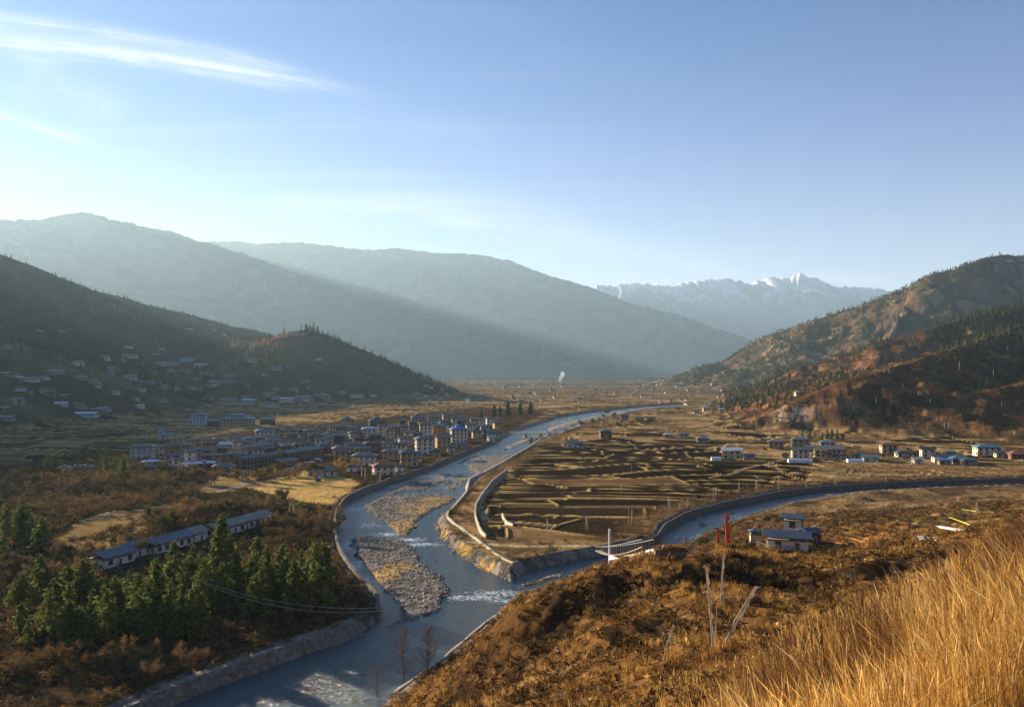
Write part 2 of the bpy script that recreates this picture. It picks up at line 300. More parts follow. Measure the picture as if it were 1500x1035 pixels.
def H(x, y, full=False):
    x = np.asarray(x, float); y = np.asarray(y, float); sh = x.shape; x = x.ravel(); y = y.ravel()
    D = np.hypot(x, y)
    z = 3 + (fbm(x / 60, y / 60, 3, 1) - .5) * 1.2
    fe, fr, fz = fields(x, y)
    fm = np.ones(x.shape)
    for q in NOFIELD: fm *= 1 - sst(-8, 2, sdist(x, y, q))
    sr = sdist(x, y, RIVER)
    fm *= sst(10, 22, -sr)
    nsd = np.full(x.shape, -60.); m = (D < 1400)
    nsd[m] = sdist(x[m], y[m], NEARPOLY)
    fm *= nsd < -5
    stepz = (fz - .5) * 1.5; bund = np.exp(-(fe / 1.25) ** 2) * .65
    fd = np.clip(1 - D / 3500, 0, 1)
    z = z + fm * (stepz * sst(0, 1.6, fe) + bund) * np.clip(fd * 1.4, 0, 1)
    # hills
    hill = np.full(x.shape, -50.)
    which = np.full(x.shape, -1)
    for i, k in enumerate(SP):
        r = ridge(x, y, k); which = np.where(r > hill, i, which); hill = smax(r, hill, 6.0 + np.clip(D - 4500, 0, 9000) * .012)
    land = smax(hill, z, 4.0 + np.clip(D - 4500, 0, 9000) * .012)
    hf = sst(1, 9, hill - z); fm = fm * (1 - hf)
    # near hillside
    nm = (nsd > -2); nh = np.full(x.shape, -99.)
    if nm.any():
        xs, ys = x[nm], y[nm]; t = tps(xs, ys)
        dd = np.hypot(xs, ys)
        t = t + (fbm(xs / 17, ys / 17, 4, 61) - .5) * 3.2 * sst(14, 60, dd) + (fbm(xs / 5, ys / 5, 3, 66) - .5) * 1.2 * sst(5, 40, dd) - ridged(xs / 30 + .3 * ys / 26, ys / 17, 4, 70) * 3.6 * sst(40, 80, dd) + 2.1 * sst(40, 80, dd)
        wob = (fbm(xs / 11, ys / 11, 4, 88) - .5) * 22; xm = 1 - sst(60, 85, xs)
        for y0_, dp in ((120, 1.5), (104, 1.0), (90, 1.3)): t = t - xm * dp * sst(0, 6, y0_ + wob - ys) * (1 - sst(9, 24, y0_ + wob - ys))
        t = t - 4.0 * np.exp(-(((xs - 38) / 7) ** 2 + ((ys - 116) / 9) ** 2))
        pd_ = np.hypot(xs - 70, ys - 207); pw = 1 - sst(12, 27, pd_); t = t * (1 - pw) + 19.8 * pw
        t = np.maximum(t, 2.2 + (fbm(xs / 12, ys / 12, 3, 77) - .5) * .8)
        b = sst(0, 9, nsd[nm]); nh[nm] = t; land[nm] = 3 * (1 - b) + t * b
    # river bed and banks
    bank = sst(-3.6, 0.5, sr)          # 0 away .. 1 at the water edge
    bed = -1.0
    land = land * (1 - bank) + np.minimum(land, bed) * bank
    bar = np.zeros(x.shape); bid = np.full(x.shape, -1)
    for i, q in enumerate(BARS):
        s_ = sdist(x, y, q) + (fbm(x / 5, y / 5, 3, 200) - .5) * 4; b_ = sst(-3.0, 3.5, s_); bid = np.where(b_ > np.maximum(bar, .05), i, bid); bar = np.maximum(bar, b_)
    inr = sr > -3
    rough = (fbm(x / 2.2, y / 2.2, 3, 210) - .5)
    zb = -1.0 + bar * (1.55 + .35 * rough)
    land = np.where(inr & (bar > 0), np.maximum(land, zb), land)
    # scattered shallows upstream
    up_ = inr & (y > 330) & (bar < .2); sh_ = fbm(x / 14, y / 38, 4, 220)
    land = np.where(up_, land + sst(.55, .66, sh_) * 1.25 * sst(3, 8, sr), land)
    if full: return land, dict(fe=fe, fr=fr, fz=fz, fm=fm, sr=sr, nsd=nsd, hill=hill, hf=hf, which=which, bar=bar, bid=bid, nh=nh, D=D, bank=bank)
    return land.reshape(sh)
def pick(px, py, dmin=60, dmax=16000, n=900):      # where the view ray of a pixel meets the ground
    px = np.atleast_1d(np.asarray(px, float)); py = np.atleast_1d(np.asarray(py, float)); u, yy, w = ray(px, py)
    t = np.geomspace(dmin, dmax, n)[None, :]
    X = u[:, None] * t; Y = yy[:, None] * t; Z = CAMZ + w[:, None] * t
    g = H(X, Y) > Z; i = np.argmax(g, 1); i = np.where(g.any(1), i, n - 1); ar = np.arange(len(px))
    a = t[0][np.maximum(i - 1, 0)]; b = t[0][i]
    for _ in range(9):
        mm = (a + b) / 2; hit = H(u * mm, yy * mm) > CAMZ + w * mm; b = np.where(hit, mm, b); a = np.where(hit, a, mm)
    x, y = u * b, yy * b; return np.stack([x, y, H(x, y)], -1)
# ---------------------------------------------------------------- ground sheet
RES = 1.0
def rows():
    r = list(np.geomspace(1.2, 40, 60)); d = 40.0
    while d < 30000:
        px = d * d / (65 * 797.) * .85
        if d < 170: st = 1.0
        elif d < 3600: st = min(px, 7.5)
        elif d < 9500: st = 24
        elif d < 20000: st = 48
        else: st = 120
        d += st / RES; r.append(d)
    return np.array(r)
rr = rows()
th = np.r_[np.linspace(-180, -60, 40, endpoint=False), np.linspace(-60, -34, 60, endpoint=False), np.linspace(-34, 34, int(1150 * RES), endpoint=False), np.linspace(34, 60, 60, endpoint=False), np.linspace(60, 180, 40)]
th = np.radians(th)
A, D_ = np.meshgrid(th, rr); GX = D_ * np.sin(A); GY = D_ * np.cos(A)
nr, nc = GX.shape
Z = np.empty(GX.size); info = {}
Z, I = H(GX, GY, True)
x = GX.ravel(); y = GY.ravel()
def c3(*c): return np.array(c)[None, :]
def lerp(a, b, t): return a + (b - a) * t[:, None]
n1 = fbm(x / 45, y / 45, 4, 300); n2 = fbm(x / 9, y / 9, 3, 310); n3 = fbm(x / 260, y / 260, 4, 320); n4 = fbm(x / 2.5, y / 2.5, 2, 330)
# valley floor
c = lerp(c3(.14, .082, .038), c3(.055, .034, .018), sst(.35, .65, n1))
c = lerp(c, c3(.30, .21, .09), sst(.55, .75, n2) * .5)
# fields
fr = I['fr']; fcol = np.empty((len(x), 3))
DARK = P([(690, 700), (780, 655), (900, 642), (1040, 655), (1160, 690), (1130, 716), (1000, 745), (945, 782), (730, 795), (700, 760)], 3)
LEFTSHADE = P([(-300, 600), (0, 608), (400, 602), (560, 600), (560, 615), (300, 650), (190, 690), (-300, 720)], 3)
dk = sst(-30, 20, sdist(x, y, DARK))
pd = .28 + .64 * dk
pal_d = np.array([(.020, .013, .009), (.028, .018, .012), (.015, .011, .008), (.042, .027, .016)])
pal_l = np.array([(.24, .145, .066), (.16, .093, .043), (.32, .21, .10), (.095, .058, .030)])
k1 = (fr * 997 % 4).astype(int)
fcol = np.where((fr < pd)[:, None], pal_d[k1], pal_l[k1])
furrow = .5 + .5 * np.sin((y * .93 + x * (.25 * np.sin(fr * 40))) * 2 * np.pi / 5.0)
fcol = fcol * (1 - .22 * furrow[:, None] * (I['D'] < 900)[:, None]) * (.8 + .4 * n2[:, None])
edge = np.exp(-(I['fe'] / 1.3) ** 2) * sst(.2, .45, fbm(x / 25, y / 25, 3, 340) + .1)
fcol = lerp(fcol, c3(.42, .29, .11), np.clip(edge * 1.1, 0, 1))
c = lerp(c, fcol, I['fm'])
far = sst(1500, 3500, I['D'])
c = lerp(c, lerp(c3(.19, .12, .065), c3(.065, .05, .035), sst(.4, .62, fbm(x / 120, y / 160, 4, 350))), far * (1 - I['hf']) * .75)
# town and woods floor
tw = sst(0, 6, sdist(x, y, TOWN))
c = lerp(c, lerp(c3(.07, .044, .022), c3(.034, .024, .014), sst(.4, .6, n2)), tw)
GOLD = P([(372, 706), (400, 700), (450, 688), (485, 693), (530, 704), (512, 722), (490, 742), (450, 738), (400, 728), (362, 716)], 3)
LAWN1 = P([(85, 790), (105, 766), (160, 750), (215, 742), (292, 733), (270, 745), (222, 757), (214, 775), (170, 806), (130, 803), (88, 806)], 3)
LAWN2 = P([(300, 705), (345, 690), (380, 697), (372, 712), (330, 722), (285, 722)], 3)
ROAD2 = P([(615, 690), (680, 664), (700, 655), (716, 655), (690, 668), (640, 688)], 3)
for q, cc in ((GOLD, (.48, .31, .105)), (LAWN1, (.27, .175, .07)), (LAWN2, (.26, .18, .075)), (ROAD2, (.38, .28, .17))):
    s_ = sdist(x, y, q) + (n2 - .5) * 8 + (n1 - .5) * 9
    c = lerp(c, c3(*cc) * (.72 + .55 * n4[:, None]), sst(-1, 2, s_))
s_ = sdist(x, y, FORE); c = lerp(c, lerp(c3(.33, .215, .085), c3(.13, .085, .045), sst(.42, .6, n2)), sst(-3, 3, s_) * (I['sr'] < -2))
# tracks (bare earth lines)
def track(pts, w, cc, z0=3.0, a=1.0):
    global c
    p = P(pts, z0); lo = p.min(0) - 20; hi = p.max(0) + 20
    m = (x > lo[0]) & (x < hi[0]) & (y > lo[1]) & (y < hi[1])
    d = pdist(x[m], y[m], p); k = np.zeros(len(x)); k[m] = 1 - sst(w * .6, w * 1.2, d); c = lerp(c, c3(*cc) * (.85 + .3 * n4[:, None]), k * a)
track([(690, 793), (750, 800), (800, 800), (850, 799), (893, 800)], 2.0, (.46, .35, .20))
track([(750, 688), (728, 704), (707, 725), (700, 740), (712, 760)], 2.0, (.40, .29, .15))
track([(120, 762), (160, 750), (220, 738), (290, 728), (360, 708)], 1.3, (.46, .40, .30))
track([(0, 811), (30, 808), (80, 800)], 1.5, (.26, .22, .17))
track([(60, 735), (150, 727), (300, 716), (400, 706)], 2.5, (.16, .135, .11))
track([(1040, 700), (1170, 668), (1260, 676), (1350, 684)], 1.5, (.30, .21, .11))
# hills
hn = fbm(x / 70, y / 70, 5, 400); hn2 = fbm(x / 260, y / 260, 4, 410); hn3 = fbm(x / 18, y / 18, 3, 420)
keys = list(SP); wsel = I['which']
def isk(*ks):
    m = np.zeros(len(x), bool)
    for k in ks: m |= wsel == keys.index(k)
    return m
hc = lerp(c3(.060, .052, .028), c3(.034, .040, .020), sst(.4, .6, hn))                 # scrub and forest floor
rb = isk('near_right', 'near_right_low', 'knob', 'mid_right', 'far_right')
brown = lerp(lerp(c3(.13, .060, .029), c3(.060, .034, .019), sst(.42, .6, hn)), c3(.21, .115, .052), sst(.58, .74, hn3))
hc = np.where(rb[:, None], brown, hc)
gr = rb * sst(.48, .62, hn2); hc = lerp(hc, c3(.05, .048, .024), gr * .8)
fr_ = isk('far_right').astype(float); hc = lerp(hc, lerp(c3(.12, .082, .05), c3(.05, .052, .028), sst(.42, .6, hn)), fr_ * .8)
hc = lerp(hc, c3(.26, .17, .10), fr_ * sst(.60, .70, hn) * .8)
lt = isk('near_left', 'spur', 'spur_low').astype(float)
hc = lerp(hc, c3(.16, .14, .07), lt * sst(.58, .7, hn2) * .6)
red = np.exp(-(((x - at_dist(400, 497, 2150)[0]) / 90) ** 2 + ((y - 2120) / 110) ** 2)); hc = lerp(hc, c3(.26, .11, .06), red * .8)
sn = isk('snow').astype(float)
hc = lerp(hc, c3(.20, .155, .125), sn)
hc = lerp(hc, c3(.85, .87, .9), sn * .6 * sst(2080, 2480, Z + (ridged(x / 420, y / 420, 5, 430) - .5) * 1500))
mm_ = isk('mid_left', 'back').astype(float); hc = lerp(hc, lerp(c3(.045, .055, .035), c3(.11, .10, .07), sst(.55, .68, hn2)), mm_)
# eroded cliff at the foot of the near right hill
CL = at_dist(1150, 610, 860); sc = pick([1158, 1168, 1150], [610, 606, 600]); 
for p_, r_ in ((sc[0], 9), (sc[1], 7), (sc[2], 6)):
    hc = lerp(hc, c3(.55, .40, .26), np.exp(-(((x - p_[0]) / (r_ * 1.6)) ** 2 + ((y - p_[1]) / (r_ * 1.6)) ** 2)) * sst(.35, .55, n2 + .1))
yc = pick([1345], [642])[0]; hc = lerp(hc, c3(.42, .25, .10), np.exp(-(((x - yc[0]) / 22) ** 2 + ((y - yc[1]) / 22) ** 2)) * .9)
c = lerp(c, hc, I['hf'])
# near hillside
nh = sst(-1, 3, I['nsd']); na = fbm(x / 13, y / 13, 4, 500); nb = fbm(x / 3.2, y / 3.2, 3, 510)
ncol = lerp(lerp(c3(.15, .075, .028), c3(.055, .032, .017), sst(.42, .58, na)), c3(.30, .17, .06), sst(.58, .72, nb) * .6)
lowp = sst(210, 260, y) ; ncol = lerp(ncol, lerp(c3(.22, .14, .065), c3(.10, .062, .035), sst(.4, .6, n2)), lowp)
bare = sst(.62, .70, fbm(x / 22, y / 16, 3, 520)); ncol = lerp(ncol, c3(.42, .20, .065), bare * .45)
pth = pick([1100, 1140, 1170, 1210, 1250, 1290, 1330], [806, 812, 815, 806, 793, 784, 779]); d_ = pdist(x, y, pth[:, :2]); ncol = lerp(ncol, c3(.50, .235, .07), 1 - sst(1.5, 5, d_))
pth = pick([1205, 1215, 1225, 1250], [824, 835, 845, 858]); d_ = pdist(x, y, pth[:, :2]); ncol = lerp(ncol, c3(.50, .235, .07), 1 - sst(1.5, 4, d_))
SPORT = pick([1290, 1440, 1440, 1370, 1290], [758, 748, 768, 775, 768])[:, :2]
ncol = lerp(ncol, c3(.30, .22, .10), sst(-6, 0, sdist(x, y, SPORT)) * .8)
c = lerp(c, ncol, nh)
# river bed, bars
cob = lerp(c3(.24, .205, .17), c3(.10, .085, .07), sst(.4, .6, n4)); inr = I['sr'] > -4
c = lerp(c, cob, sst(-5.5, -3, I['sr']))
tuft = np.zeros(len(x))
for i, cen in ((0, (640, 736)), (0, (615, 745)), (0, (598, 772)), (1, (585, 833)), (1, (560, 845)), (6, (650, 785)), (6, (675, 810)), (6, (700, 832)), (6, (640, 770)), (7, (790, 850))):
    q = P([cen])[0]; tuft = np.maximum(tuft, np.exp(-(((x - q[0]) / (11 if i == 0 else 7)) ** 2 + ((y - q[1]) / (18 if i == 0 else 7)) ** 2)))
c = lerp(c, c3(.40, .25, .085) * (.6 + .8 * n4[:, None]), sst(.3, .6, tuft + (n2 - .5) * .5) * sst(.3, .7, I['bar']))
upst = (I['y'] if 'y' in I else y) > 480
c = lerp(c, c3(.34, .29, .23) * (.8 + .4 * n4[:, None]), inr * upst * .7)
V = np.stack([x, y, Z], -1)
idx = np.arange(nr * nc).reshape(nr, nc)
F = np.stack([idx[:-1, :-1], idx[:-1, 1:], idx[1:, 1:], idx[1:, :-1]], -1).reshape(-1, 4)[:, ::-1]
def ground_material():
    m = bpy.data.materials.new('ground'); m.use_nodes = True; t = m.node_tree; n = t.nodes; l = t.links; b = n['Principled BSDF']
    b.inputs['Roughness'].default_value = .95; b.inputs['Specular IOR Level'].default_value = 0.0
    g = n.new('ShaderNodeNewGeometry'); a = n.new('ShaderNodeAttribute'); a.attribute_name = 'Col'; s = None
    for sc_, lo, hi in ((.9, .62, 1.38), (.11, .75, 1.25), (.015, .85, 1.15)):
        z = n.new('ShaderNodeTexNoise'); z.inputs['Scale'].default_value = sc_; z.inputs['Detail'].default_value = 5; z.inputs['Roughness'].default_value = .6; l.new(g.outputs['Position'], z.inputs['Vector'])
        r = n.new('ShaderNodeMapRange'); r.inputs[1].default_value = .32; r.inputs[2].default_value = .68; r.inputs[3].default_value = lo; r.inputs[4].default_value = hi; l.new(z.outputs[0], r.inputs[0])
        if s is None: s = r.outputs[0]; hz = z
        else:
            q = n.new('ShaderNodeMath'); q.operation = 'MULTIPLY'; l.new(s, q.inputs[0]); l.new(r.outputs[0], q.inputs[1]); s = q.outputs[0]
    v = n.new('ShaderNodeVectorMath'); v.operation = 'SCALE'; l.new(a.outputs['Color'], v.inputs[0]); l.new(s, v.inputs['Scale']); l.new(v.outputs[0], b.inputs['Base Color'])
    z = n.new('ShaderNodeTexNoise'); z.inputs['Scale'].default_value = .45; z.inputs['Detail'].default_value = 7; z.inputs['Roughness'].default_value = .68; l.new(g.outputs['Position'], z.inputs['Vector'])
    bp = n.new('ShaderNodeBump'); bp.inputs['Distance'].default_value = 1.6; bp.inputs['Strength'].default_value = .8; l.new(z.outputs[0], bp.inputs['Height']); l.new(bp.outputs[0], b.inputs['Normal'])
    return m
ground = mesh_obj('ground', V, F, ground_material(), smooth=True, col=np.clip(c, 0, 1)); tag(ground, 'valley floor with terraced fields, hillsides and far mountains', None, None, 'structure')
# ---------------------------------------------------------------- water
gx, gy = np.meshgrid(np.arange(-330, 520, 2.0), np.arange(60, 420, 2.0)); parts_w = []
def water_grid(x0, x1, y0, y1, st, pad):
    gx, gy = np.meshgrid(np.arange(x0, x1, st), np.arange(y0, y1, st)); sd_ = sdist(gx.ravel(), gy.ravel(), RIVER).reshape(gx.shape)
    ok = sd_ > -pad; idx = np.arange(gx.size).reshape(gx.shape); q = ok[:-1, :-1] & ok[1:, :-1] & ok[:-1, 1:] & ok[1:, 1:]
    Fq = np.stack([idx[:-1, :-1], idx[:-1, 1:], idx[1:, 1:], idx[1:, :-1]], -1)[q]
    return gx.ravel(), gy.ravel(), Fq
Vw = []; Fw = []; o_ = 0
for a_ in ((-340, 540, 40, 600, 2.0, 4), (-200, 400, 600, 1900, 5.0, 6)):
    X_, Y_, F_ = water_grid(*a_); used = np.unique(F_); mp_ = np.full(len(X_), -1); mp_[used] = np.arange(len(used)) + o_
    Vw.append(np.stack([X_[used], Y_[used], 0 * X_[used]], -1)); Fw.append(mp_[F_]); o_ += len(used)
Vw = np.vstack(Vw); Fw = np.vstack(Fw)
foam = np.zeros(len(Vw))
for (px_, py_, rx, ry, a_) in ((600, 790, 9, 5, 1), (620, 797, 10, 5, 1.), (570, 782, 8, 6, .8), (507, 800, 4, 12, .8), (540, 770, 10, 10, .6), (520, 745, 12, 14, .6), (600, 712, 22, 10, .8), (640, 697, 30, 12, .7), (560, 722, 18, 12, .5), (668, 728, 8, 10, .5), (650, 775, 6, 12, .45), (735, 868, 14, 4, 1.2), (700, 875, 14, 4, .95), (745, 880, 8, 3, .9), (520, 830, 3, 14, .9), (535, 852, 3, 10, .8), (680, 690, 15, 10, .5), (1060, 758, 40, 18, .45), (1010, 785, 25, 10, .5), (590, 955, 16, 9, .38), (660, 700, 30, 20, .5), (560, 962, 16, 6, .3), (700, 668, 20, 30, .45), (780, 640, 30, 40, .5)):
    q = P([(px_, py_)])[0]; foam = np.maximum(foam, min(a_, .85) * np.exp(-(((Vw[:, 0] - q[0]) / rx) ** 2 + ((Vw[:, 1] - q[1]) / ry) ** 2)))
def water_material():
    m = bpy.data.materials.new('river_water'); m.use_nodes = True; t = m.node_tree; n = t.nodes; l = t.links; b = n['Principled BSDF']
    g = n.new('ShaderNodeNewGeometry'); a = n.new('ShaderNodeAttribute'); a.attribute_name = 'Col'
    mp = n.new('ShaderNodeMapping'); mp.inputs['Scale'].default_value = (1, .75, 1); l.new(g.outputs['Position'], mp.inputs[0])
    z = n.new('ShaderNodeTexNoise'); z.inputs['Scale'].default_value = .8; z.inputs['Detail'].default_value = 9; z.inputs['Roughness'].default_value = .75; z.inputs['Distortion'].default_value = .8; l.new(mp.outputs[0], z.inputs['Vector'])
    ad = n.new('ShaderNodeMath'); ad.operation = 'MULTIPLY_ADD'; l.new(a.outputs['Color'], ad.inputs[0]); ad.inputs[1].default_value = .30; l.new(z.outputs[0], ad.inputs[2])
    r = n.new('ShaderNodeMapRange'); r.inputs[1].default_value = .655; r.inputs[2].default_value = .80; l.new(ad.outputs[0], r.inputs[0])
    z3 = n.new('ShaderNodeTexNoise'); z3.inputs['Scale'].default_value = .05; z3.inputs['Detail'].default_value = 4; l.new(g.outputs['Position'], z3.inputs['Vector'])
    cr = n.new('ShaderNodeMixRGB'); cr.inputs[1].default_value = (.006, .036, .065, 1); cr.inputs[2].default_value = (.022, .055, .070, 1); l.new(z3.outputs[0], cr.inputs[0])
    z4 = n.new('ShaderNodeTexNoise'); z4.inputs['Scale'].default_value = .13; z4.inputs['Detail'].default_value = 5; l.new(g.outputs['Position'], z4.inputs['Vector'])
    r4 = n.new('ShaderNodeMapRange'); r4.inputs[1].default_value = .50; r4.inputs[2].default_value = .64; r4.inputs[4].default_value = .35; l.new(z4.outputs[0], r4.inputs[0])
    c4 = n.new('ShaderNodeMixRGB'); l.new(r4.outputs[0], c4.inputs[0]); l.new(cr.outputs[0], c4.inputs[1]); c4.inputs[2].default_value = (.075, .065, .045, 1); cr = c4
    mx = n.new('ShaderNodeMixRGB'); l.new(r.outputs[0], mx.inputs[0]); l.new(cr.outputs[0], mx.inputs[1]); mx.inputs[2].default_value = (.62, .64, .64, 1); l.new(mx.outputs[0], b.inputs['Base Color'])
    r2 = n.new('ShaderNodeMapRange'); r2.inputs[3].default_value = .09; r2.inputs[4].default_value = .7; l.new(r.outputs[0], r2.inputs[0]); l.new(r2.outputs[0], b.inputs['Roughness'])
    b.inputs['Specular IOR Level'].default_value = .6
    bp = n.new('ShaderNodeBump'); bp.inputs['Distance'].default_value = .8; bp.inputs['Strength'].default_value = .7; l.new(z.outputs[0], bp.inputs['Height']); l.new(bp.outputs[0], b.inputs['Normal'])
    return m
tag(mesh_obj('river', Vw, Fw, water_material(), smooth=True, col=np.repeat(foam[:, None], 3, 1)), 'blue river with rapids winding through the valley', None, None, 'structure')
# ---------------------------------------------------------------- vegetation shapes
class MB:
    def __init__(s): s.v = []; s.f = []; s.c = []; s.n = 0
    def add(s, V, F, c=None):
        V = np.asarray(V, float).reshape(-1, 3)
        s.v.append(V); s.f += [tuple(int(k) + s.n for k in q) for q in F]; s.n += len(V)
        s.c.append(np.tile(np.asarray(c if c is not None else (1, 1, 1), float), (len(V), 1)))
    def box(s, x0, x1, y0, y1, z0, z1, c=None):
        s.add([(x0, y0, z0), (x1, y0, z0), (x1, y1, z0), (x0, y1, z0), (x0, y0, z1), (x1, y0, z1), (x1, y1, z1), (x0, y1, z1)],
              [(3, 2, 1, 0), (4, 5, 6, 7), (0, 1, 5, 4), (1, 2, 6, 5), (2, 3, 7, 6), (3, 0, 4, 7)], c)
    def tube(s, p, r, k=6, c=None, cap=True):
        p = [Vector(q) for q in p]; r = r if hasattr(r, '__len__') else [r] * len(p); V = []; F = []
        for i, q in enumerate(p):
            d = (p[min(i + 1, len(p) - 1)] - p[max(i - 1, 0)]).normalized(); a = d.orthogonal().normalized() if abs(d.z) > .5 else d.cross(Vector((0, 0, 1))).normalized(); b = d.cross(a)
            for j in range(k):
                t = 2 * math.pi * j / k; V.append(q + (a * math.cos(t) + b * math.sin(t)) * r[i])
        for i in range(len(p) - 1):
            for j in range(k): F.append((i * k + j, i * k + (j + 1) % k, (i + 1) * k + (j + 1) % k, (i + 1) * k + j))
        if cap: F += [tuple(range(k))[::-1], tuple(range((len(p) - 1) * k, len(p) * k))]
        base = s.n; s.v.append(np.array([tuple(q) for q in V])); s.f += [tuple(u + base for u in q) for q in F]; s.n += len(V)
        s.c.append(np.tile(np.asarray(c if c is not None else (1, 1, 1), float), (len(V), 1)))
    def build(s, name, m, parent=None, loc=None, smooth=False, col=False):
        return mesh_obj(name, np.vstack(s.v), s.f, m, parent, smooth, np.vstack(s.c) if col else None, loc)
def cards(P0, size, tri=True, up=0.0, asp=1.0, rg=rng):
    n = len(P0); d = rg.normal(size=(n, 3)); d[:, 2] = d[:, 2] * .6 + up; d /= np.linalg.norm(d, axis=1)[:, None]
    e = np.cross(d, rg.normal(size=(n, 3))); e /= np.linalg.norm(e, axis=1)[:, None] + 1e-9
    s_ = (size * (.6 + .8 * rg.random(n)))[:, None]
    V = np.stack([P0 - e * s_ * .5 * asp, P0 + e * s_ * .5 * asp, P0 + d * s_], 1).reshape(-1, 3)
    F = np.arange(3 * n).reshape(n, 3); return V, F
def jit_col(n, base, var, per=3, rg=rng):
    b = np.asarray(base)[None, :] * (1 + var * (rg.random((n, 1)) * 2 - 1)); return np.repeat(b, per, 0)
leafm = mat('needles', attr=True, rough=.8, var=.25, vscale=.6, trans=.38, spec=0.0)
twigm = mat('twigs', attr=True, rough=.9, var=.2, vscale=.5, trans=.22, spec=0.0)
barkm = mat('bark', (.10, .07, .05), rough=.95, var=.3, vscale=2)
grassm = mat('dry_blades', attr=True, rough=.75, var=.25, vscale=.35, trans=.40, spec=.03)
def conifer_mesh(h, rad, nb, ns, col, seed, lowfrac=.18, size=.55):
    rg = np.random.default_rng(seed); pts = []
    for i in range(nb):
        t = lowfrac + (1 - lowfrac) * (i / nb) ** .9; a = rg.random() * 6.283; r = rad * (1 - t) ** .75 * (.65 + .55 * rg.random()) * (min(1, (t - lowfrac) * 6 + .45)) + .15
        m = max(3, int(ns * r / rad)); u = rg.random(m) ** .6
        q = np.stack([np.cos(a) * r * u, np.sin(a) * r * u, h * t + (.25 * r * u - .22 * r * u * u)], -1) + rg.normal(size=(m, 3)) * .16 * (1 + r * .25)
        pts.append(q)
    pts = np.vstack(pts); V, F = cards(pts, np.full(len(pts), size), up=.25, asp=.9, rg=rg)
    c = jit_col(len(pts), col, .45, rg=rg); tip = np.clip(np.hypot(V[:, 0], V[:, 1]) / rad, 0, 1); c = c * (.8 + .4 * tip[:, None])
    return V, F, c
def tree_thing(kind, label, cat, loc, crown_me, trunk_me, crown_name='crown', rz=None, sc=1.0, group=None):
    e = empty(kind, loc, rng.random() * 6.28 if rz is None else rz); e.scale = (sc, sc, sc * (.92 + .16 * rng.random())); tag(e, label, cat, group)
    for nme, me in ((crown_name, crown_me), ('trunk', trunk_me)):
        o = bpy.data.objects.new(nme, me); COL.objects.link(o); o.parent = e
    return e
def mk_mesh(name, V, F, c, m):
    o = mesh_obj(name, V, F, m, col=c); me = o.data; bpy.data.objects.remove(o); return me
def trunk_mesh(h, r, name='trunk', bend=.3):
    b = MB(); b.tube([(0, 0, -1.0), (bend * .2, 0, h * .35), (bend * .1, bend * .3, h * .7), (0, 0, h)], [r, r * .75, r * .45, r * .1], 6)
    o = b.build(name, barkm); me = o.data; bpy.data.objects.remove(o); return me
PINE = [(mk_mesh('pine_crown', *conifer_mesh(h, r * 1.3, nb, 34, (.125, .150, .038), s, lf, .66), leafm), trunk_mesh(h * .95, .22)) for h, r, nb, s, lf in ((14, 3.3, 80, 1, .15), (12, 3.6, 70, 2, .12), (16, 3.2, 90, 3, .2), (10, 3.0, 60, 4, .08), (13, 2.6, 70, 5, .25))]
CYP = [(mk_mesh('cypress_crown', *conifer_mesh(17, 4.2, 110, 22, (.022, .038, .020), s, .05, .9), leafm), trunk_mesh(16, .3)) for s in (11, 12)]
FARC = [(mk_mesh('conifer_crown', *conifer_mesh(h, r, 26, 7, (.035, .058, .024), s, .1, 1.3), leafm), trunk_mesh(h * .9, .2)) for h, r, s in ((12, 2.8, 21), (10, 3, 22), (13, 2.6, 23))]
def bare_mesh(h, spread, seed, col, nt=700, leaf=0, lcol=(.3, .2, .05), ts=.9):
    rg = np.random.default_rng(seed); tb = MB(); tips = []
    def grow(p, d, ln, r, depth):
        q = p + d * ln; mid = p + d * ln * .5 + Vector(rg.normal(size=3)) * ln * .06
        tb.tube([p, mid, q], [r, r * .8, r * .6], 4 if depth < 2 else 3, cap=False)
        tips.append((p, q, depth))
        if depth < 3:
            for k in range(3 if depth else 4):
                nd = (d * .75 + Vector(rg.normal(size=3)) * .55 * spread); nd.z = abs(nd.z) * .7 + .22; nd.normalize()
                grow(q if k else mid, nd, ln * (.62 + .2 * rg.random()), r * .55, depth + 1)
    grow(Vector((0, 0, -.5)), Vector((rg.normal() * .06, rg.normal() * .06, 1)).normalized(), h * .36, h * .022, 0)
    seg = [t for t in tips if t[2] >= 2]; n = nt
    pick_ = rg.integers(0, len(seg), n); u = rg.random(n)
    base = np.array([tuple(seg[i][0].lerp(seg[i][1], float(k))) for i, k in zip(pick_, u)]) + rg.normal(size=(n, 3)) * h * .02
    out = base - np.array([0, 0, h * .4]); out /= np.linalg.norm(out, axis=1)[:, None] + 1e-6
    d = out * .7 + rg.normal(size=(n, 3)) * .5; d[:, 2] += .35; d /= np.linalg.norm(d, axis=1)[:, None]
    e = np.cross(d, rg.normal(size=(n, 3))); e /= np.linalg.norm(e, axis=1)[:, None]
    ln = (ts * (.6 + rg.random(n)))[:, None]; wd = .045
    V = np.stack([base - e * wd, base + e * wd, base + d * ln], 1).reshape(-1, 3); F = np.arange(3 * n).reshape(n, 3); c = jit_col(n, col, .4, rg=rg)
    if leaf:
        pi = rg.integers(0, n, leaf); lp = base[pi] + d[pi] * ln[pi] * rg.random((leaf, 1)) + rg.normal(size=(leaf, 3)) * .15
        V2, F2 = cards(lp, np.full(leaf, .30), rg=rg); F = np.vstack([F, F2 + len(V)]); V = np.vstack([V, V2]); c = np.vstack([c, jit_col(leaf, lcol, .45, rg=rg)])
    o = tb.build('trunk', barkm); me = o.data; bpy.data.objects.remove(o)
    return mk_mesh('twigs', V, F, c, twigm), me
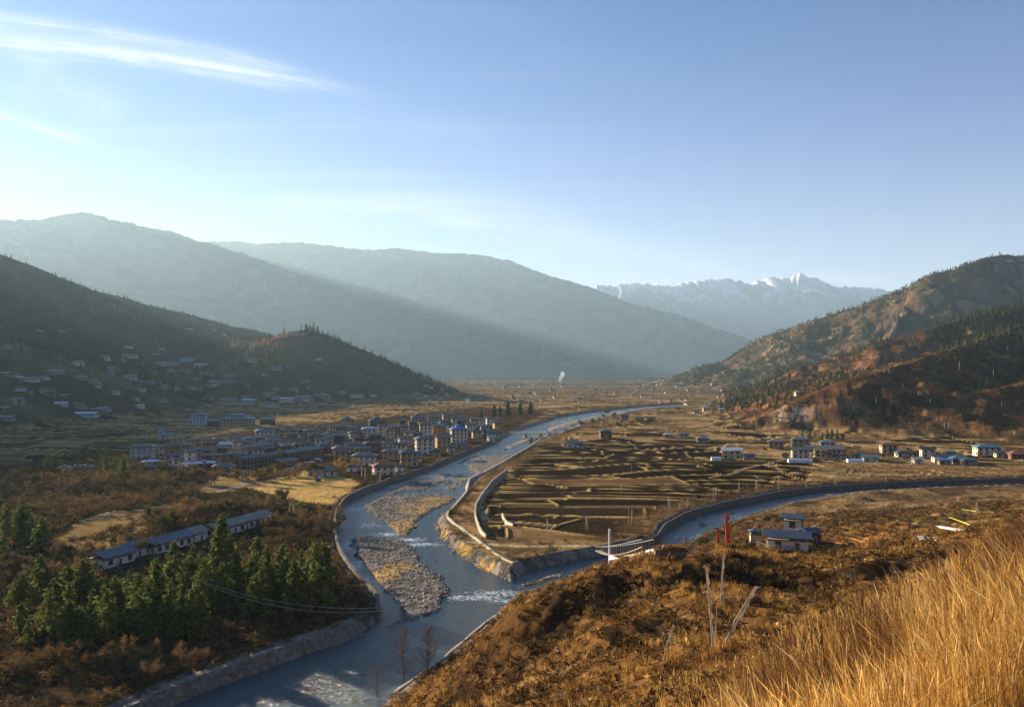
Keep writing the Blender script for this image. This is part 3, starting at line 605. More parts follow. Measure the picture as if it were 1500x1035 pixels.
BARE = [bare_mesh(8, 1.1, 31, (.22, .14, .07)), bare_mesh(7, 1.25, 32, (.19, .12, .055), leaf=250, lcol=(.20, .12, .045)), bare_mesh(9, 1.0, 33, (.25, .16, .075), leaf=150, lcol=(.24, .15, .05))]
OLIVE = [bare_mesh(9, 1.1, 34, (.12, .085, .04), leaf=1500, lcol=(.16, .125, .04)), bare_mesh(8, 1.2, 35, (.13, .09, .04), leaf=1200, lcol=(.10, .10, .035))]
GOLDT = [bare_mesh(11, .9, 36, (.2, .13, .05), leaf=2600, lcol=(.52, .33, .05)), bare_mesh(7, 1.0, 37, (.2, .13, .05), leaf=1500, lcol=(.42, .31, .06))]
GREENT = [bare_mesh(8, 1.0, 38, (.1, .08, .04), leaf=2200, lcol=(.30, .33, .05))]
def leader_tree(h, seed):
    rg = np.random.default_rng(seed); tb = MB(); tb.tube([(0, 0, -.5), (.1, 0, h * .4), (.05, .1, h * .75), (0, .1, h)], [.16, .11, .06, .015], 6); P0 = []; DD = []
    for i in range(70):
        t = .18 + .8 * (i / 70); a = rg.random() * 6.28; ln = h * (.44 * (1 - t) + .09) * (.6 + .7 * rg.random()); d = Vector((math.cos(a) * .6, math.sin(a) * .6, .62)).normalized(); p = Vector((.06, .05, h * t)); q = p + d * ln * .6; r = q + (d + Vector((0, 0, .5))).normalized() * ln * .5
        tb.tube([p, q, r], [.035, .02, .008], 3, cap=False)
        for k in range(26): u = rg.random(); P0.append(tuple(p.lerp(q, u * 2) if u < .5 else q.lerp(r, u * 2 - 1))); v = d + Vector(rg.normal(size=3)) * .5; v.z = abs(v.z) + .2; DD.append(tuple(v.normalized()))
    P0 = np.array(P0); DD = np.array(DD); n = len(P0); e = np.cross(DD, rg.normal(size=(n, 3))); e /= np.linalg.norm(e, axis=1)[:, None]; ln = .5 + .7 * rg.random((n, 1))
    V = np.stack([P0 - e * .016, P0 + e * .016, P0 + DD * ln], 1).reshape(-1, 3); o = tb.build('trunk', barkm); me = o.data; bpy.data.objects.remove(o)
    return mk_mesh('twigs', V, np.arange(3 * n).reshape(n, 3), jit_col(n, (.13, .10, .075), .4, rg=rg), twigm), me
TALLB = [leader_tree(13, 39), leader_tree(11, 40)]
def visible_px(x, y, z):
    dy = y; a = (z - CAMZ); f = dy * cp + a * sp; v = -dy * sp + a * cp
    return 750 + FPX * x / f, 517.5 - FPX * v / f
def place_px(pts, dmin=60):
    a = np.array([p[:2] for p in pts], float); return pick(a[:, 0], a[:, 1], dmin)
# -- hand placed trees
def put(kind, cat, protos, pts, labels, hpx=None, group=None, dmin=60, cname='crown', base_h=None):
    g = place_px(pts, dmin)
    for i, (p, q) in enumerate(zip(pts, g)):
        pr = protos[i % len(protos)]; D = q[1]; sc = 1.0
        if len(p) > 2: sc = (p[2] / FPX * D) / base_h[i % len(base_h)]
        tree_thing(kind, labels if isinstance(labels, str) else labels[i], cat, tuple(q), pr[0], pr[1], cname, sc=sc, group=group)
put('cypress_tree', 'cypress', CYP, [(705, 612, 13), (724, 611, 20), (733, 611, 15), (744, 610, 22), (762, 608, 20), (777, 607, 20), (698, 640, 14), (710, 642, 15)],
    ['short dark cypress at the left end of the row above town', 'tall dark cypress, second from the left in the row', 'slim dark cypress, third from the left in the row', 'tallest dark cypress in the row behind the town', 'dark cypress, second from the right in the row', 'dark cypress at the right end of the row near bridge',
     'squat dark evergreen among the houses, left of its pair', 'squat dark evergreen among the houses, right of its pair'], base_h=[17, 17], group='dark cypresses by the town')
put('willow_tree', 'tree', GOLDT, [(499, 695, 31), (521, 685, 17), (403, 698, 17), (386, 699, 20), (372, 703, 18), (345, 703, 14), (730, 632, 10), (296, 665, 9), (362, 706, 12)],
    ['large golden willow by the red roofed white house', 'small golden tree right of the large golden willow', 'golden willow at the right end of the row by the meadow', 'golden willow second from right along the meadow edge', 'golden willow third from right along the meadow edge', 'small golden willow at the left end of the meadow row',
     'orange tree at the right end of town by the river', 'small yellow tree in front of the yellow house', 'low golden bush tree on the meadow edge'], base_h=[12, 8], group='golden autumn trees by the town')
put('green_tree', 'tree', GREENT, [(438, 752, 26)], 'bright yellow green tree beside the two white poles', base_h=[9])
put('bare_tree', 'tree', TALLB, [(591, 1006, 88), (626, 992, 76), (553, 1030, 50)], ['tallest leafless tree on the near river bank', 'leafless tree right of the tallest one on the near bank', 'small leafless tree left of the tall bare trees on near bank'], base_h=[13, 11], group='bare trees on the near bank')
put('conifer_tree', 'conifer', FARC, [(441, 488, 11), (448, 487, 13), (453, 486, 11), (459, 487, 14), (465, 489, 11), (472, 493, 10), (416, 491, 12), (480, 497, 10), (492, 502, 9)], 'dark conifer on the crest of the wooded spur', base_h=[12, 10, 13], group='conifers on the spur crest')
# pines of the lower left
pp = []
r_ = random.Random(4)
for (a, b, n, y0, y1) in ((10, 110, 16, 885, 960), (60, 200, 26, 880, 950), (150, 300, 32, 862, 940), (290, 400, 15, 850, 905), (380, 480, 15, 850, 905)):
    for _ in range(n): pp.append((r_.uniform(a, b), r_.uniform(y0, y1), r_.uniform(36, 78)))
pp += [(325, 868, 108), (255, 872, 85), (412, 872, 70), (430, 905, 84), (466, 900, 72), (385, 895, 64), (420, 838, 40), (32, 792, 62), (10, 800, 68), (60, 805, 48), (-5, 780, 60), (28, 795, 56), (47, 800, 40), (5, 830, 50), (180, 700, 30), (155, 695, 34), (168, 695, 30), (70, 690, 26)]
g = place_px(pp)
for i, (p, q) in enumerate(zip(pp, g)):
    k = i % 5; hh = (14, 12, 16, 10, 13)[k]; lab = 'green pine in the dense stand on the lower left bank'
    if p[:2] == (325, 868): lab = 'tallest pine, rising in front of the blue roofed row'
    elif p[1] < 840: lab = 'dark pine at the left edge beside the park' if p[1] > 760 else 'dark tree at the edge of the shaded fields'
    elif p[0] > 375: lab = 'young pine in the brush above the river bend'
    tree_thing('pine_tree', lab, 'pine', (q[0], q[1], q[2] - .2), PINE[k][0], PINE[k][1], sc=(p[2] / FPX * q[1]) / hh, group='pines on the lower left bank')
# bare woods: orchard rows and brush belts of the left park
bt = []
def belt(n, x0, x1, yf, jit, h0, h1, lab, kinds, seed):
    r_ = random.Random(seed)
    for i in range(n):
        a = x0 + (x1 - x0) * (i + r_.random() * .7) / n; bt.append((a, yf(a) + r_.uniform(-jit, jit), r_.uniform(h0, h1), lab, kinds))
lin = lambda xa, ya, xb, yb: (lambda q: ya + (yb - ya) * (q - xa) / (xb - xa))
belt(60, -20, 480, lin(0, 714, 480, 700), 9, 22, 34, 'leafless brown tree in the belt between park and town', 'bo', 1)
belt(16, 95, 222, lin(95, 762, 222, 740), 1.5, 22, 28, 'bare orchard tree in the straight row along the white path', 'b', 2)
belt(26, 0, 300, lin(0, 760, 300, 722), 5, 22, 30, 'leafless orchard tree at the back of the brown park', 'b', 3)
belt(20, 225, 330, lin(225, 778, 330, 758), 10, 34, 52, 'tall brown tree beside the park clearing', 'bo', 4)
belt(24, 330, 420, lin(330, 752, 420, 745), 9, 26, 40, 'brown leafless tree in the thicket behind the meadow', 'bo', 5)
belt(16, 60, 240, lin(60, 830, 240, 800), 10, 26, 38, 'leafless tree in the thicket before the blue roofed row', 'bo', 6)
belt(22, 390, 500, lin(390, 790, 500, 770), 22, 24, 38, 'reddish bare tree in the brush above the river bend', 'bo', 7)
belt(24, 340, 510, lin(340, 850, 510, 860), 26, 28, 44, 'reddish bare tree in the brush above the river bend', 'bo', 8)
belt(14, 0, 140, lin(0, 850, 140, 860), 14, 30, 46, 'brown leafless tree at the left edge behind the pines', 'bo', 9)
belt(12, 0, 300, lin(0, 985, 300, 985), 16, 40, 60, 'dark leafless tree in the shade of the rubble bank', 'b', 10)
belt(16, 775, 905, lin(775, 652, 905, 608), 4, 10, 17, 'brown tree on the river bank near the bridge', 'bo', 11)
belt(10, 905, 960, lin(905, 628, 960, 618), 4, 12, 18, 'olive tree by the houses upstream of the bridge', 'o', 12)
belt(26, 1120, 1440, lin(1120, 660, 1440, 676), 9, 8, 17, 'brown tree among the houses of the right village', 'bo', 13)
belt(22, 1180, 1440, lin(1180, 775, 1440, 742), 9, 12, 22, 'low bare tree on the flat behind the farmhouse', 'b', 14)
belt(5, 1190, 1240, lin(1190, 643, 1240, 645), 2, 12, 18, 'olive tree at the foot of the near right hill', 'o', 15)
r_ = random.Random(31); k_ = 0
while k_ < 46:
    a = r_.uniform(200, 730); b_ = r_.uniform(625, 694); 
    if b_ > 694 - (a - 245) * .13 or b_ < 655 - (a - 245) * .085: k_ += .01; continue
    k_ += 1; bt.append((a, b_, r_.uniform(8, 15), 'small autumn tree between the houses of the town', 'bo'))
g = place_px(bt)
for i, (p, q) in enumerate(zip(bt, g)):
    ps = BARE if (p[4] == 'b' or rng.random() < .62) else OLIVE; k = int(rng.integers(0, len(ps))); hh = 10
    tree_thing('bare_tree', p[3], 'tree', tuple(q), ps[k][0], ps[k][1], sc=np.clip((p[2] / FPX * q[1]) / hh, .35, 2.2), group='autumn trees of the valley floor')
# dark conifer clump by the right village
put('conifer_tree', 'conifer', FARC, [(1176, 643, 13), (1186, 645, 16), (1194, 642, 12), (1212, 645, 18), (1219, 643, 15), (1227, 645, 17), (1234, 646, 12), (1205, 646, 12)], 'dark conifer of the clump above the right village', base_h=[12, 10, 13], group='dark conifers above the right village')
# ---- conifers of the hillsides: the ones that show largest as things, the others as forest
def scatter(n, u0, u1, d0, d1, seed):
    rg = np.random.default_rng(seed); u = rg.uniform(u0, u1, n); d = np.sqrt(rg.uniform(d0 ** 2, d1 ** 2, n)); return u * d, d
cand = []
for (n, u0, u1, d0, d1, s, kind) in ((15000, .18, .70, 850, 2300, 1, 'R'), (26000, .2, .70, 2200, 4300, 2, 'R'), (30000, -.72, -.05, 1250, 4200, 3, 'L')):
    X, Y = scatter(n, u0, u1, d0, d1, s); z_, J = H(X, Y, True); w_ = J['which']; kn = np.array(keys)[w_]
    dens = fbm(X / 130, Y / 130, 4, 600 + s); dens2 = fbm(X / 420, Y / 420, 3, 610 + s)
    ok = J['hill'] > 9
    if kind == 'R':
        p = np.where(kn == 'mid_right', .15 + 1.2 * sst(.40, .58, dens2 * .5 + dens * .5 + .06), np.where(kn == 'far_right', sst(.44, .58, dens * .6 + dens2 * .4 + .02) * 1.0, .20 * sst(.48, .62, dens) + .05))
    else:
        p = .18 + .9 * sst(.42, .6, dens * .6 + dens2 * .4)
        p = np.where(kn == 'near_left', p * .8, p)
    keep = ok & (rng.random(n) < p); cand.append(np.stack([X, Y, z_, np.where(kn == 'near_right', 0, 1)], -1)[keep])
# crest trees of the spur and of the right ridge lines
for k_, stp in (('spur', 9), ('far_right', 12), ('near_left', 22), ('mid_right', 9)):
    sp_ = SP[k_][0]; sp_ = sp_[sp_[:, 1] > 1200]; seg = np.hypot(*(np.diff(sp_[:, :2], axis=0).T)); cum = np.r_[0, np.cumsum(seg)]
    q = np.arange(0, cum[-1], stp) + rng.random(len(np.arange(0, cum[-1], stp))) * stp; X = np.interp(q, cum, sp_[:, 0]) + rng.normal(size=len(q)) * 6; Y = np.interp(q, cum, sp_[:, 1]) + rng.normal(size=len(q)) * 10
    m = fbm(X / 60, Y / 60, 2, 620) > .42; cand.append(np.stack([X, Y, H(X, Y), np.ones(len(X))], -1)[m])
cand = np.vstack(cand); pxx, pyy = visible_px(cand[:, 0], cand[:, 1], cand[:, 2]); cand = cand[(pxx > -60) & (pxx < 1560) & ~((pxx > 396) & (pxx < 446) & (pyy > 474) & (pyy < 500))]
order = np.argsort(np.hypot(cand[:, 0], cand[:, 1])); cand = cand[order]
NT = 220
for i in range(NT):
    q = cand[i]; k = i % 3
    tree_thing('conifer_tree', 'scattered green conifer on the near right hillside' if q[0] > 0 else 'dark conifer at the foot of the left hillside', 'conifer', (q[0], q[1], q[2] - .3), FARC[k][0], FARC[k][1], sc=.6 + .5 * rng.random(), group='conifers on the near hillsides')
def tile(V, F, c, pos, sc, rz, cs=None, szz=None):
    n = len(pos); co, si = np.cos(rz)[:, None], np.sin(rz)[:, None]; X = V[None, :, 0] * co - V[None, :, 1] * si; Y = V[None, :, 0] * si + V[None, :, 1] * co
    s_ = sc[:, None]; Z_ = V[None, :, 2] * (s_ if szz is None else szz[:, None]); O = np.stack([X * s_ + pos[:, None, 0], Y * s_ + pos[:, None, 1], Z_ + pos[:, None, 2]], -1).reshape(-1, 3)
    Fo = (F[None] + (np.arange(n) * len(V))[:, None, None]).reshape(-1, F.shape[1]); C_ = (c[None] * (np.ones((n, 1, 1)) if cs is None else cs[:, None, :])).reshape(-1, 3); return O, Fo, C_
def lowcon(seed):
    rg = np.random.default_rng(seed); V = []; F = []
    for z0, z1, r in ((1.2, 6, 2.6), (4, 9, 2.0), (7, 12, 1.3)):
        b = len(V); k = 5; V += [(0, 0, z1)]; a0 = rg.random() * 6
        for j in range(k): a = a0 + 6.283 * j / k; rr_ = r * (.7 + .6 * rg.random()); V.append((math.cos(a) * rr_, math.sin(a) * rr_, z0 + rg.normal() * .5))
        F += [(b, b + 1 + j, b + 1 + (j + 1) % k) for j in range(k)]
    return np.array(V), np.array(F), np.tile([.040, .062, .026], (len(V), 1))
rest = cand[NT:]; outs = []; o_ = 0
for k in range(4):
    q = rest[k::4]; n = len(q); V_, F_, c_ = lowcon(50 + k); s_ = .55 + .65 * rng.random(n)
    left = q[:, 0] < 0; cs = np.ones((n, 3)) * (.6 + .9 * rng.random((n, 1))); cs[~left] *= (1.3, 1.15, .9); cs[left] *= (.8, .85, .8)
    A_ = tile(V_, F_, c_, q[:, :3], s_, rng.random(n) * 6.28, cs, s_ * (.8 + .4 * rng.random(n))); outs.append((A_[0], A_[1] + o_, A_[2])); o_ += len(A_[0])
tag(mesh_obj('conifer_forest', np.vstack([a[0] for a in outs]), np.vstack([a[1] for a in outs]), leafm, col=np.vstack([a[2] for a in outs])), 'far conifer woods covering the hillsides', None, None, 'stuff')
# ---- scrub and brush as ground cover
def bush_proto(seed, n, col, h=1.0, leafy=.5):
    rg = np.random.default_rng(seed); d = rg.normal(size=(n, 3)); d[:, 2] = np.abs(d[:, 2]) * .9 + .15; d /= np.linalg.norm(d, axis=1)[:, None]
    p = d * (rg.random((n, 1)) ** .4) * np.array([1, 1, h]); V, F = cards(p, np.full(n, .38), up=.3, asp=leafy, rg=rg); return V, F, jit_col(n, col, .45, rg=rg)
def brush(name, label, pos, sc, cols, n, seeds=(1, 2, 3), h=.8, leafy=.5, m=None):
    outs = []; o_ = 0
    for k, s_ in enumerate(seeds):
        q = pos[k::len(seeds)]; z = sc[k::len(seeds)]; V_, F_, c_ = bush_proto(s_ + 70, n, (1, 1, 1), h, leafy)
        cc = np.asarray(cols)[rng.integers(0, len(cols), len(q))] * (.7 + .6 * rng.random((len(q), 1)))
        A_ = tile(V_, F_, c_, q, z, rng.random(len(q)) * 6.28, cc); outs.append((A_[0], A_[1] + o_, A_[2])); o_ += len(A_[0])
    return tag(mesh_obj(name, np.vstack([a[0] for a in outs]), np.vstack([a[1] for a in outs]), m or twigm, col=np.vstack([a[2] for a in outs])), label, None, None, 'stuff')
def cloud(n, x0, x1, y0, y1, seed, f):
    rg = np.random.default_rng(seed); X = rg.uniform(x0, x1, n); Y = rg.uniform(y0, y1, n); z_, J = H(X, Y, True); m = f(X, Y, z_, J, rg)
    px_, py_ = visible_px(X, Y, z_); m &= (px_ > -80) & (px_ < 1580) & (py_ < 1120); return np.stack([X, Y, z_], -1)[m]
# knoll and near hillside brush
q = cloud(60000, -80, 240, 22, 330, 5, lambda X, Y, z_, J, rg: (J['nsd'] > 3) & (rg.random(len(X)) < .48 + .52 * sst(.44, .56, fbm(X / 13, Y / 13, 4, 500))))
brush('hillside_scrub', 'dry brown scrub covering the near hillside and knoll', q, .45 + .9 * rng.random(len(q)) ** 2, [(.13, .068, .028), (.20, .11, .04), (.06, .038, .02), (.30, .18, .06), (.09, .062, .028)], 46)
q = cloud(42000, -60, 200, 38, 230, 6, lambda X, Y, z_, J, rg: (J['nsd'] > 2) & (rg.random(len(X)) < .08 + .6 * sst(.5, .62, fbm(X / 7, Y / 7, 3, 530))))
def tuft_proto(seed, n=26):
    rg = np.random.default_rng(seed); a = rg.random(n) * 6.28; r = rg.random(n) * .25; b = np.stack([np.cos(a) * r, np.sin(a) * r, 0 * a], -1)
    d = np.stack([np.cos(a) * .35, np.sin(a) * .35, np.ones(n)], -1) * (.5 + .6 * rg.random((n, 1))); e = np.stack([-np.sin(a), np.cos(a), 0 * a], -1) * .035
    V = np.stack([b - e, b + e, b + d], 1).reshape(-1, 3); return V, np.arange(3 * n).reshape(n, 3), jit_col(n, (1, 1, 1), .35, rg=rg)
T_ = tuft_proto(3); cc = np.array([(.40, .22, .06), (.52, .32, .10), (.28, .145, .045)])[rng.integers(0, 3, len(q))]
A_ = tile(*T_, q, .5 + .8 * rng.random(len(q)), rng.random(len(q)) * 6.28, cc); tag(mesh_obj('dry_grass_tufts', A_[0], A_[1], grassm, col=A_[2]), 'golden dry grass tufts over the knoll', None, None, 'stuff')
# left bank brush, river edges
q = cloud(60000, -330, 0, 120, 620, 7, lambda X, Y, z_, J, rg: (J['sr'] < -5) & (J['nsd'] < 0) & (z_ > 1.5) & ~inpoly(X, Y, FORE) & (X < .02 * Y - 20) & ~inpoly(X, Y, P([(640, 690), (800, 640), (1000, 640), (1000, 820), (700, 840)], 3)) & ~inpoly(X, Y, GOLD) & (~inpoly(X, Y, LAWN1) | (fbm(X / 9, Y / 9, 3, 580) > .62)) & ~inpoly(X, Y, LAWN2) & (sdist(X, Y, TOWNCORE) < 0) & (rg.random(len(X)) < .22 + .7 * sst(.42, .58, fbm(X / 22, Y / 22, 4, 540)))) if (TOWNCORE := P([(190, 690), (235, 655), (380, 630), (550, 612), (700, 598), (800, 604), (735, 640), (620, 690), (500, 700), (340, 700)], 3)) is not None else None
brush('valley_brush', 'low brown brush of the left bank and park', q, .8 + 1.5 * rng.random(len(q)) ** 1.5, [(.09, .055, .028), (.13, .075, .034), (.055, .04, .02), (.07, .06, .024), (.18, .115, .045)], 40, seeds=(4, 5, 6))
q = cloud(26000, -60, 560, 230, 700, 8, lambda X, Y, z_, J, rg: (J['sr'] < -4) & (J['sr'] > -20) & (J['nsd'] < 2) & (X > -60) & (rg.random(len(X)) < .6) | ((J['nsd'] > 3) & (Y > 220) & (rg.random(len(X)) < .45 * sst(.42, .58, fbm(X / 22, Y / 22, 4, 541)))))
q2 = cloud(9000, 180, 480, 380, 600, 16, lambda X, Y, z_, J, rg: inpoly(X, Y, P([(1130, 692), (1200, 684), (1500, 680), (1500, 703), (1300, 704), (1130, 706)], 3)) & (J['sr'] < -4) & (rg.random(len(X)) < .7)); q = np.vstack([q, q2])
q3 = cloud(60000, -260, 90, 90, 700, 17, lambda X, Y, z_, J, rg: (J['sr'] < -.8) & (J['sr'] > -7) & (J['nsd'] < 2) & (rg.random(len(X)) < .8 * sst(.40, .6, fbm(X / 10, Y / 10, 3, 542)))); q = np.vstack([q, q3])
brush('bank_brush', 'brown bushes along the river banks', q, .5 + 1.1 * rng.random(len(q)) ** 1.5, [(.16, .10, .05), (.24, .15, .06), (.11, .07, .04), (.30, .19, .075)], 30, seeds=(7, 8))
# valley hedges and far trees
q = cloud(30000, -700, 1400, 560, 3600, 9, lambda X, Y, z_, J, rg: (J['sr'] < -4) & (J['hill'] < 6) & (X > -.42 * Y) & (rg.random(len(X)) < .95 * sst(.50, .60, fbm(X / 120, Y / 60, 4, 550)) * np.where(Y > 1100, 1, .10)))
brush('valley_hedges', 'distant hedges and groves across the valley floor', q, 1.5 + 3.5 * rng.random(len(q)) ** 2, [(.11, .08, .045), (.14, .10, .05), (.07, .065, .03), (.17, .10, .05)], 16, seeds=(9, 10), leafy=.9)
q = cloud(16000, -2600, 2600, 3500, 9000, 19, lambda X, Y, z_, J, rg: (z_ < 60) & (rg.random(len(X)) < .9 * sst(.44, .56, fbm(X / 300, Y / 420, 4, 590))))
brush('far_groves', 'faint groves at the far hazy end of the valley', q, 5 + 9 * rng.random(len(q)) ** 2, [(.09, .07, .045), (.12, .09, .055), (.06, .055, .035)], 14, seeds=(17, 18), leafy=.9)
# right hill scrub
q = cloud(85000, 250, 1300, 690, 1850, 10, lambda X, Y, z_, J, rg: (J['hill'] > 4) & (rg.random(len(X)) < .25 + .8 * sst(.42, .56, fbm(X / 30, Y / 30, 4, 560))))
brush('hill_scrub', 'reddish brown scrub on the near right hill', q, .9 + 2.0 * rng.random(len(q)) ** 1.6, [(.13, .070, .035), (.17, .095, .042), (.07, .055, .028), (.09, .08, .035), (.05, .055, .024)], 18, seeds=(11, 12), leafy=.8)
q = cloud(26000, -1700, 100, 1200, 3400, 15, lambda X, Y, z_, J, rg: (J['hill'] > 8) & (rg.random(len(X)) < .9 * sst(.40, .55, fbm(X / 70, Y / 70, 4, 570))))
brush('forest_undergrowth', 'dark green brush over the shaded left hills', q, 2.0 + 4.0 * rng.random(len(q)) ** 1.6, [(.030, .036, .016), (.045, .045, .022), (.022, .028, .014), (.06, .05, .026)], 16, seeds=(13, 14), leafy=.9)
# cobbles on the bars
cpx = cloud(90000, -75, 45, 150, 620, 11, lambda X, Y, z_, J, rg: (J['sr'] > -6) & (z_ > -.15) & (z_ < 1.6) & (rg.random(len(X)) < .75))
def pebble():
    a = np.array([(1, 0, 0), (-1, 0, 0), (0, 1, 0), (0, -1, 0), (0, 0, 1), (.6, .6, .5), (-.6, .5, .55), (.5, -.6, .5), (-.6, -.6, .4)], float) * (1, 1, .7)
    F = [(0, 5, 7), (2, 6, 5), (1, 8, 6), (3, 7, 8), (4, 5, 6), (4, 6, 8), (4, 8, 7), (4, 7, 5), (0, 2, 5), (2, 1, 6), (1, 3, 8), (3, 0, 7)]; return a, np.array(F), np.ones((9, 3))
s_ = .16 + .38 * rng.random(len(cpx)) ** 3; cc = np.array([(.36, .32, .27), (.24, .21, .18), (.46, .42, .36), (.16, .14, .12)])[rng.integers(0, 4, len(cpx))]
A_ = tile(*pebble(), cpx, s_, rng.random(len(cpx)) * 6.28, cc); tag(mesh_obj('cobbles', A_[0], A_[1], mat('river_stone', attr=True, rough=.9, var=.2, vscale=1.5), col=A_[2]), 'grey cobbles heaped on the gravel bars', None, None, 'stuff')
# ---- tall golden grass in front of the camera
def grass(name, label, n, xr, yr, seed, hmin, hmax, wid, pal, f, head=True, dark=None):
    rg = np.random.default_rng(seed); X = rg.uniform(*xr, n); Y = rg.uniform(*yr, n); m = f(X, Y, rg); X, Y = X[m], Y[m]; z_ = H(X, Y); n = len(X)
    cl = fbm(X / .8, Y / .8, 3, seed); hh = (hmin + (hmax - hmin) * rg.random(n)) * (.65 + .7 * cl); a = rg.normal(size=n) * 1.5 + 2.6; ln_ = (.03 + .30 * rg.random(n) ** 2) * hh * (.6 + .9 * fbm(X / 1.3 + 7, Y / 1.3, 2, seed + 3))
    base = np.stack([X, Y, z_ - .05], -1); dx = np.cos(a) * ln_; dy = np.sin(a) * ln_; va = rg.random(n) * 3.14; ex = np.cos(va) * wid; ey = np.sin(va) * wid
    K = 4; Vs = []
    for k in range(K + 1):
        t = k / K; w_ = (1 - .6 * t); c_ = base + np.stack([dx * t * t, dy * t * t, hh * (t - .12 * t * t)], -1); e = np.stack([ex * w_, ey * w_, 0 * ex], -1); Vs += [c_ - e, c_ + e]
    nv = 2 * (K + 1); V = np.stack(Vs, 1); F = [[2 * k, 2 * k + 1, 2 * k + 3, 2 * k + 2] for k in range(K)]
    if head:
        tip = c_; up_ = np.stack([dx * .5, dy * .5, hh * .13], -1); hw = wid * 2.0 * (.5 + rg.random(n)); e = np.stack([np.cos(va) * hw, np.sin(va) * hw, 0 * hw], -1); hd = (rg.random(n) < .5)[:, None]
        V = np.concatenate([V, np.stack([tip - up_ * .5, tip + e * hd, tip + up_, tip - e * hd], 1)], 1); F.append([nv, nv + 1, nv + 2, nv + 3]); nv += 4
    F = np.array(F); Fo = (F[None] + (np.arange(n) * nv)[:, None, None]).reshape(-1, 4)
    c = np.asarray(pal)[rg.integers(0, len(pal), n)] * (.7 + .6 * rg.random((n, 1)))
    if dark is not None:
        dk_ = sst(.46, .54, fbm(X / 1.6 + 4, Y / 1.6, 3, seed + 5)) ; c = c * (1 - dk_[:, None]) + np.asarray(dark)[None] * dk_[:, None] * (.6 + .8 * rg.random((n, 1)))
    cv = np.repeat(c[:, None, :], nv, 1)
    if head: cv[:, -4:] = cv[:, -4:] * 1.12 + .02
    return tag(mesh_obj(name, V.reshape(-1, 3), Fo, grassm, col=np.clip(cv.reshape(-1, 3), 0, .85)), label, None, None, 'stuff')
GP = [(.57, .32, .07), (.64, .41, .12), (.40, .20, .045), (.70, .50, .22), (.26, .125, .038), (.60, .35, .085)]
grass('tall_grass', 'tall golden seeding grass filling the lower right corner', 210000, (1.2, 18), (5.6, 18), 801, .6, 1.2, .0024, GP, lambda X, Y, rg: (X > .23 * Y) & (X < .85 * Y) & (rg.random(len(X)) < sst(.24, .34, X / Y + .08 * (fbm(X, Y, 2, 5) - .5)) * np.clip(9 / Y, .35, 1.3)), dark=(.12, .055, .02))
grass('hillside_grass', 'golden grass running down the hillside', 90000, (0, 45), (16, 62), 802, .6, 1.2, .014, GP, lambda X, Y, rg: (X > .15 * Y) & (X < .8 * Y) & (rg.random(len(X)) < sst(.15, .27, X / Y) * (.15 + .85 * sst(.4, .6, fbm(X / 6, Y / 6, 3, 6)))), head=True, dark=(.11, .055, .022))
# ---------------------------------------------------------------- buildings
WC = {'white': (.62, .56, .47), 'cream': (.55, .47, .34), 'tan': (.40, .28, .17), 'yellow': (.58, .38, .10), 'ochre': (.42, .22, .07), 'brown': (.20, .12, .075), 'grey': (.33, .28, .22), 'pale green': (.36, .42, .38), 'pale blue': (.40, .48, .55), 'dark': (.085, .055, .04), 'pink': (.45, .28, .24)}
RC = {'grey': (.17, .155, .14), 'dark': (.075, .062, .052), 'green': (.10, .15, .12), 'teal': (.10, .20, .23), 'blue': (.10, .25, .50), 'red': (.26, .070, .045), 'pale': (.52, .54, .55), 'brown': (.16, .10, .075), 'slate blue': (.065, .09, .125), 'rust': (.30, .15, .10)}
wmat = {k: mat('wall_' + k.replace(' ', '_'), v, rough=.9, var=.16, vscale=.35) for k, v in WC.items()}
rmat = {k: mat('roof_' + k.replace(' ', '_'), v, rough=.55, var=.18, vscale=.25, spec=.4) for k, v in RC.items()}
glassm = mat('window_glass', (.022, .024, .028), rough=.25, var=.1, spec=.5)
timber = mat('painted_timber', (.12, .07, .045), rough=.8, var=.25, vscale=1.5); framew = mat('white_frame', (.55, .52, .46), rough=.8)
stone = mat('stone_wall', (.12, .10, .082), rough=.95, var=.45, vscale=1.4, bump=.25, bscale=1.2, coord='World'); conc = mat('concrete_wall', (.40, .36, .29), rough=.9, var=.25, vscale=.5, coord='World'); white = mat('white_paint', (.72, .72, .70), rough=.7, var=.08)
def shared(name, mb_parts):      # one mesh, several materials
    V = []; F = []; mi = []; ms = []; n = 0
    for k, (b, m) in enumerate(mb_parts):
        v = np.vstack(b.v); V.append(v); F += [tuple(i + n for i in q) for q in b.f]; mi += [k] * len(b.f); n += len(v); ms.append(m)
    o = mesh_obj(name, np.vstack(V), F, mats=ms, midx=mi); me = o.data; bpy.data.objects.remove(o); return me
def win_mesh(fm):
    a = MB(); a.box(-.5, .5, -.06, .02, 0, 1); b = MB()
    b.box(-.62, -.5, -.12, .02, -.08, 1.08); b.box(.5, .62, -.12, .02, -.08, 1.08); b.box(-.5, .5, -.12, .02, 1, 1.1); b.box(-.5, .5, -.12, .02, -.1, 0); b.box(-.04, .04, -.09, -.061, 0, 1)
    return shared('window', [(a, glassm), (b, fm)])
WIN = {'t': win_mesh(timber), 'w': win_mesh(framew)}
def frame_only(fm):
    b = MB(); b.box(-.62, -.5, -.12, .02, -.08, 1.08); b.box(.5, .62, -.12, .02, -.08, 1.08); b.box(-.5, .5, -.12, .02, 1, 1.1); b.box(-.5, .5, -.12, .02, -.1, 0); b.box(-.04, .04, -.09, -.061, 0, 1); return shared('window', [(b, fm)])
pb_ = MB(); pb_.box(-.5, .5, -.06, .02, 0, 1); PANE = shared('pane', [(pb_, glassm)]); WINF = {'t': frame_only(timber), 'w': frame_only(framew)}
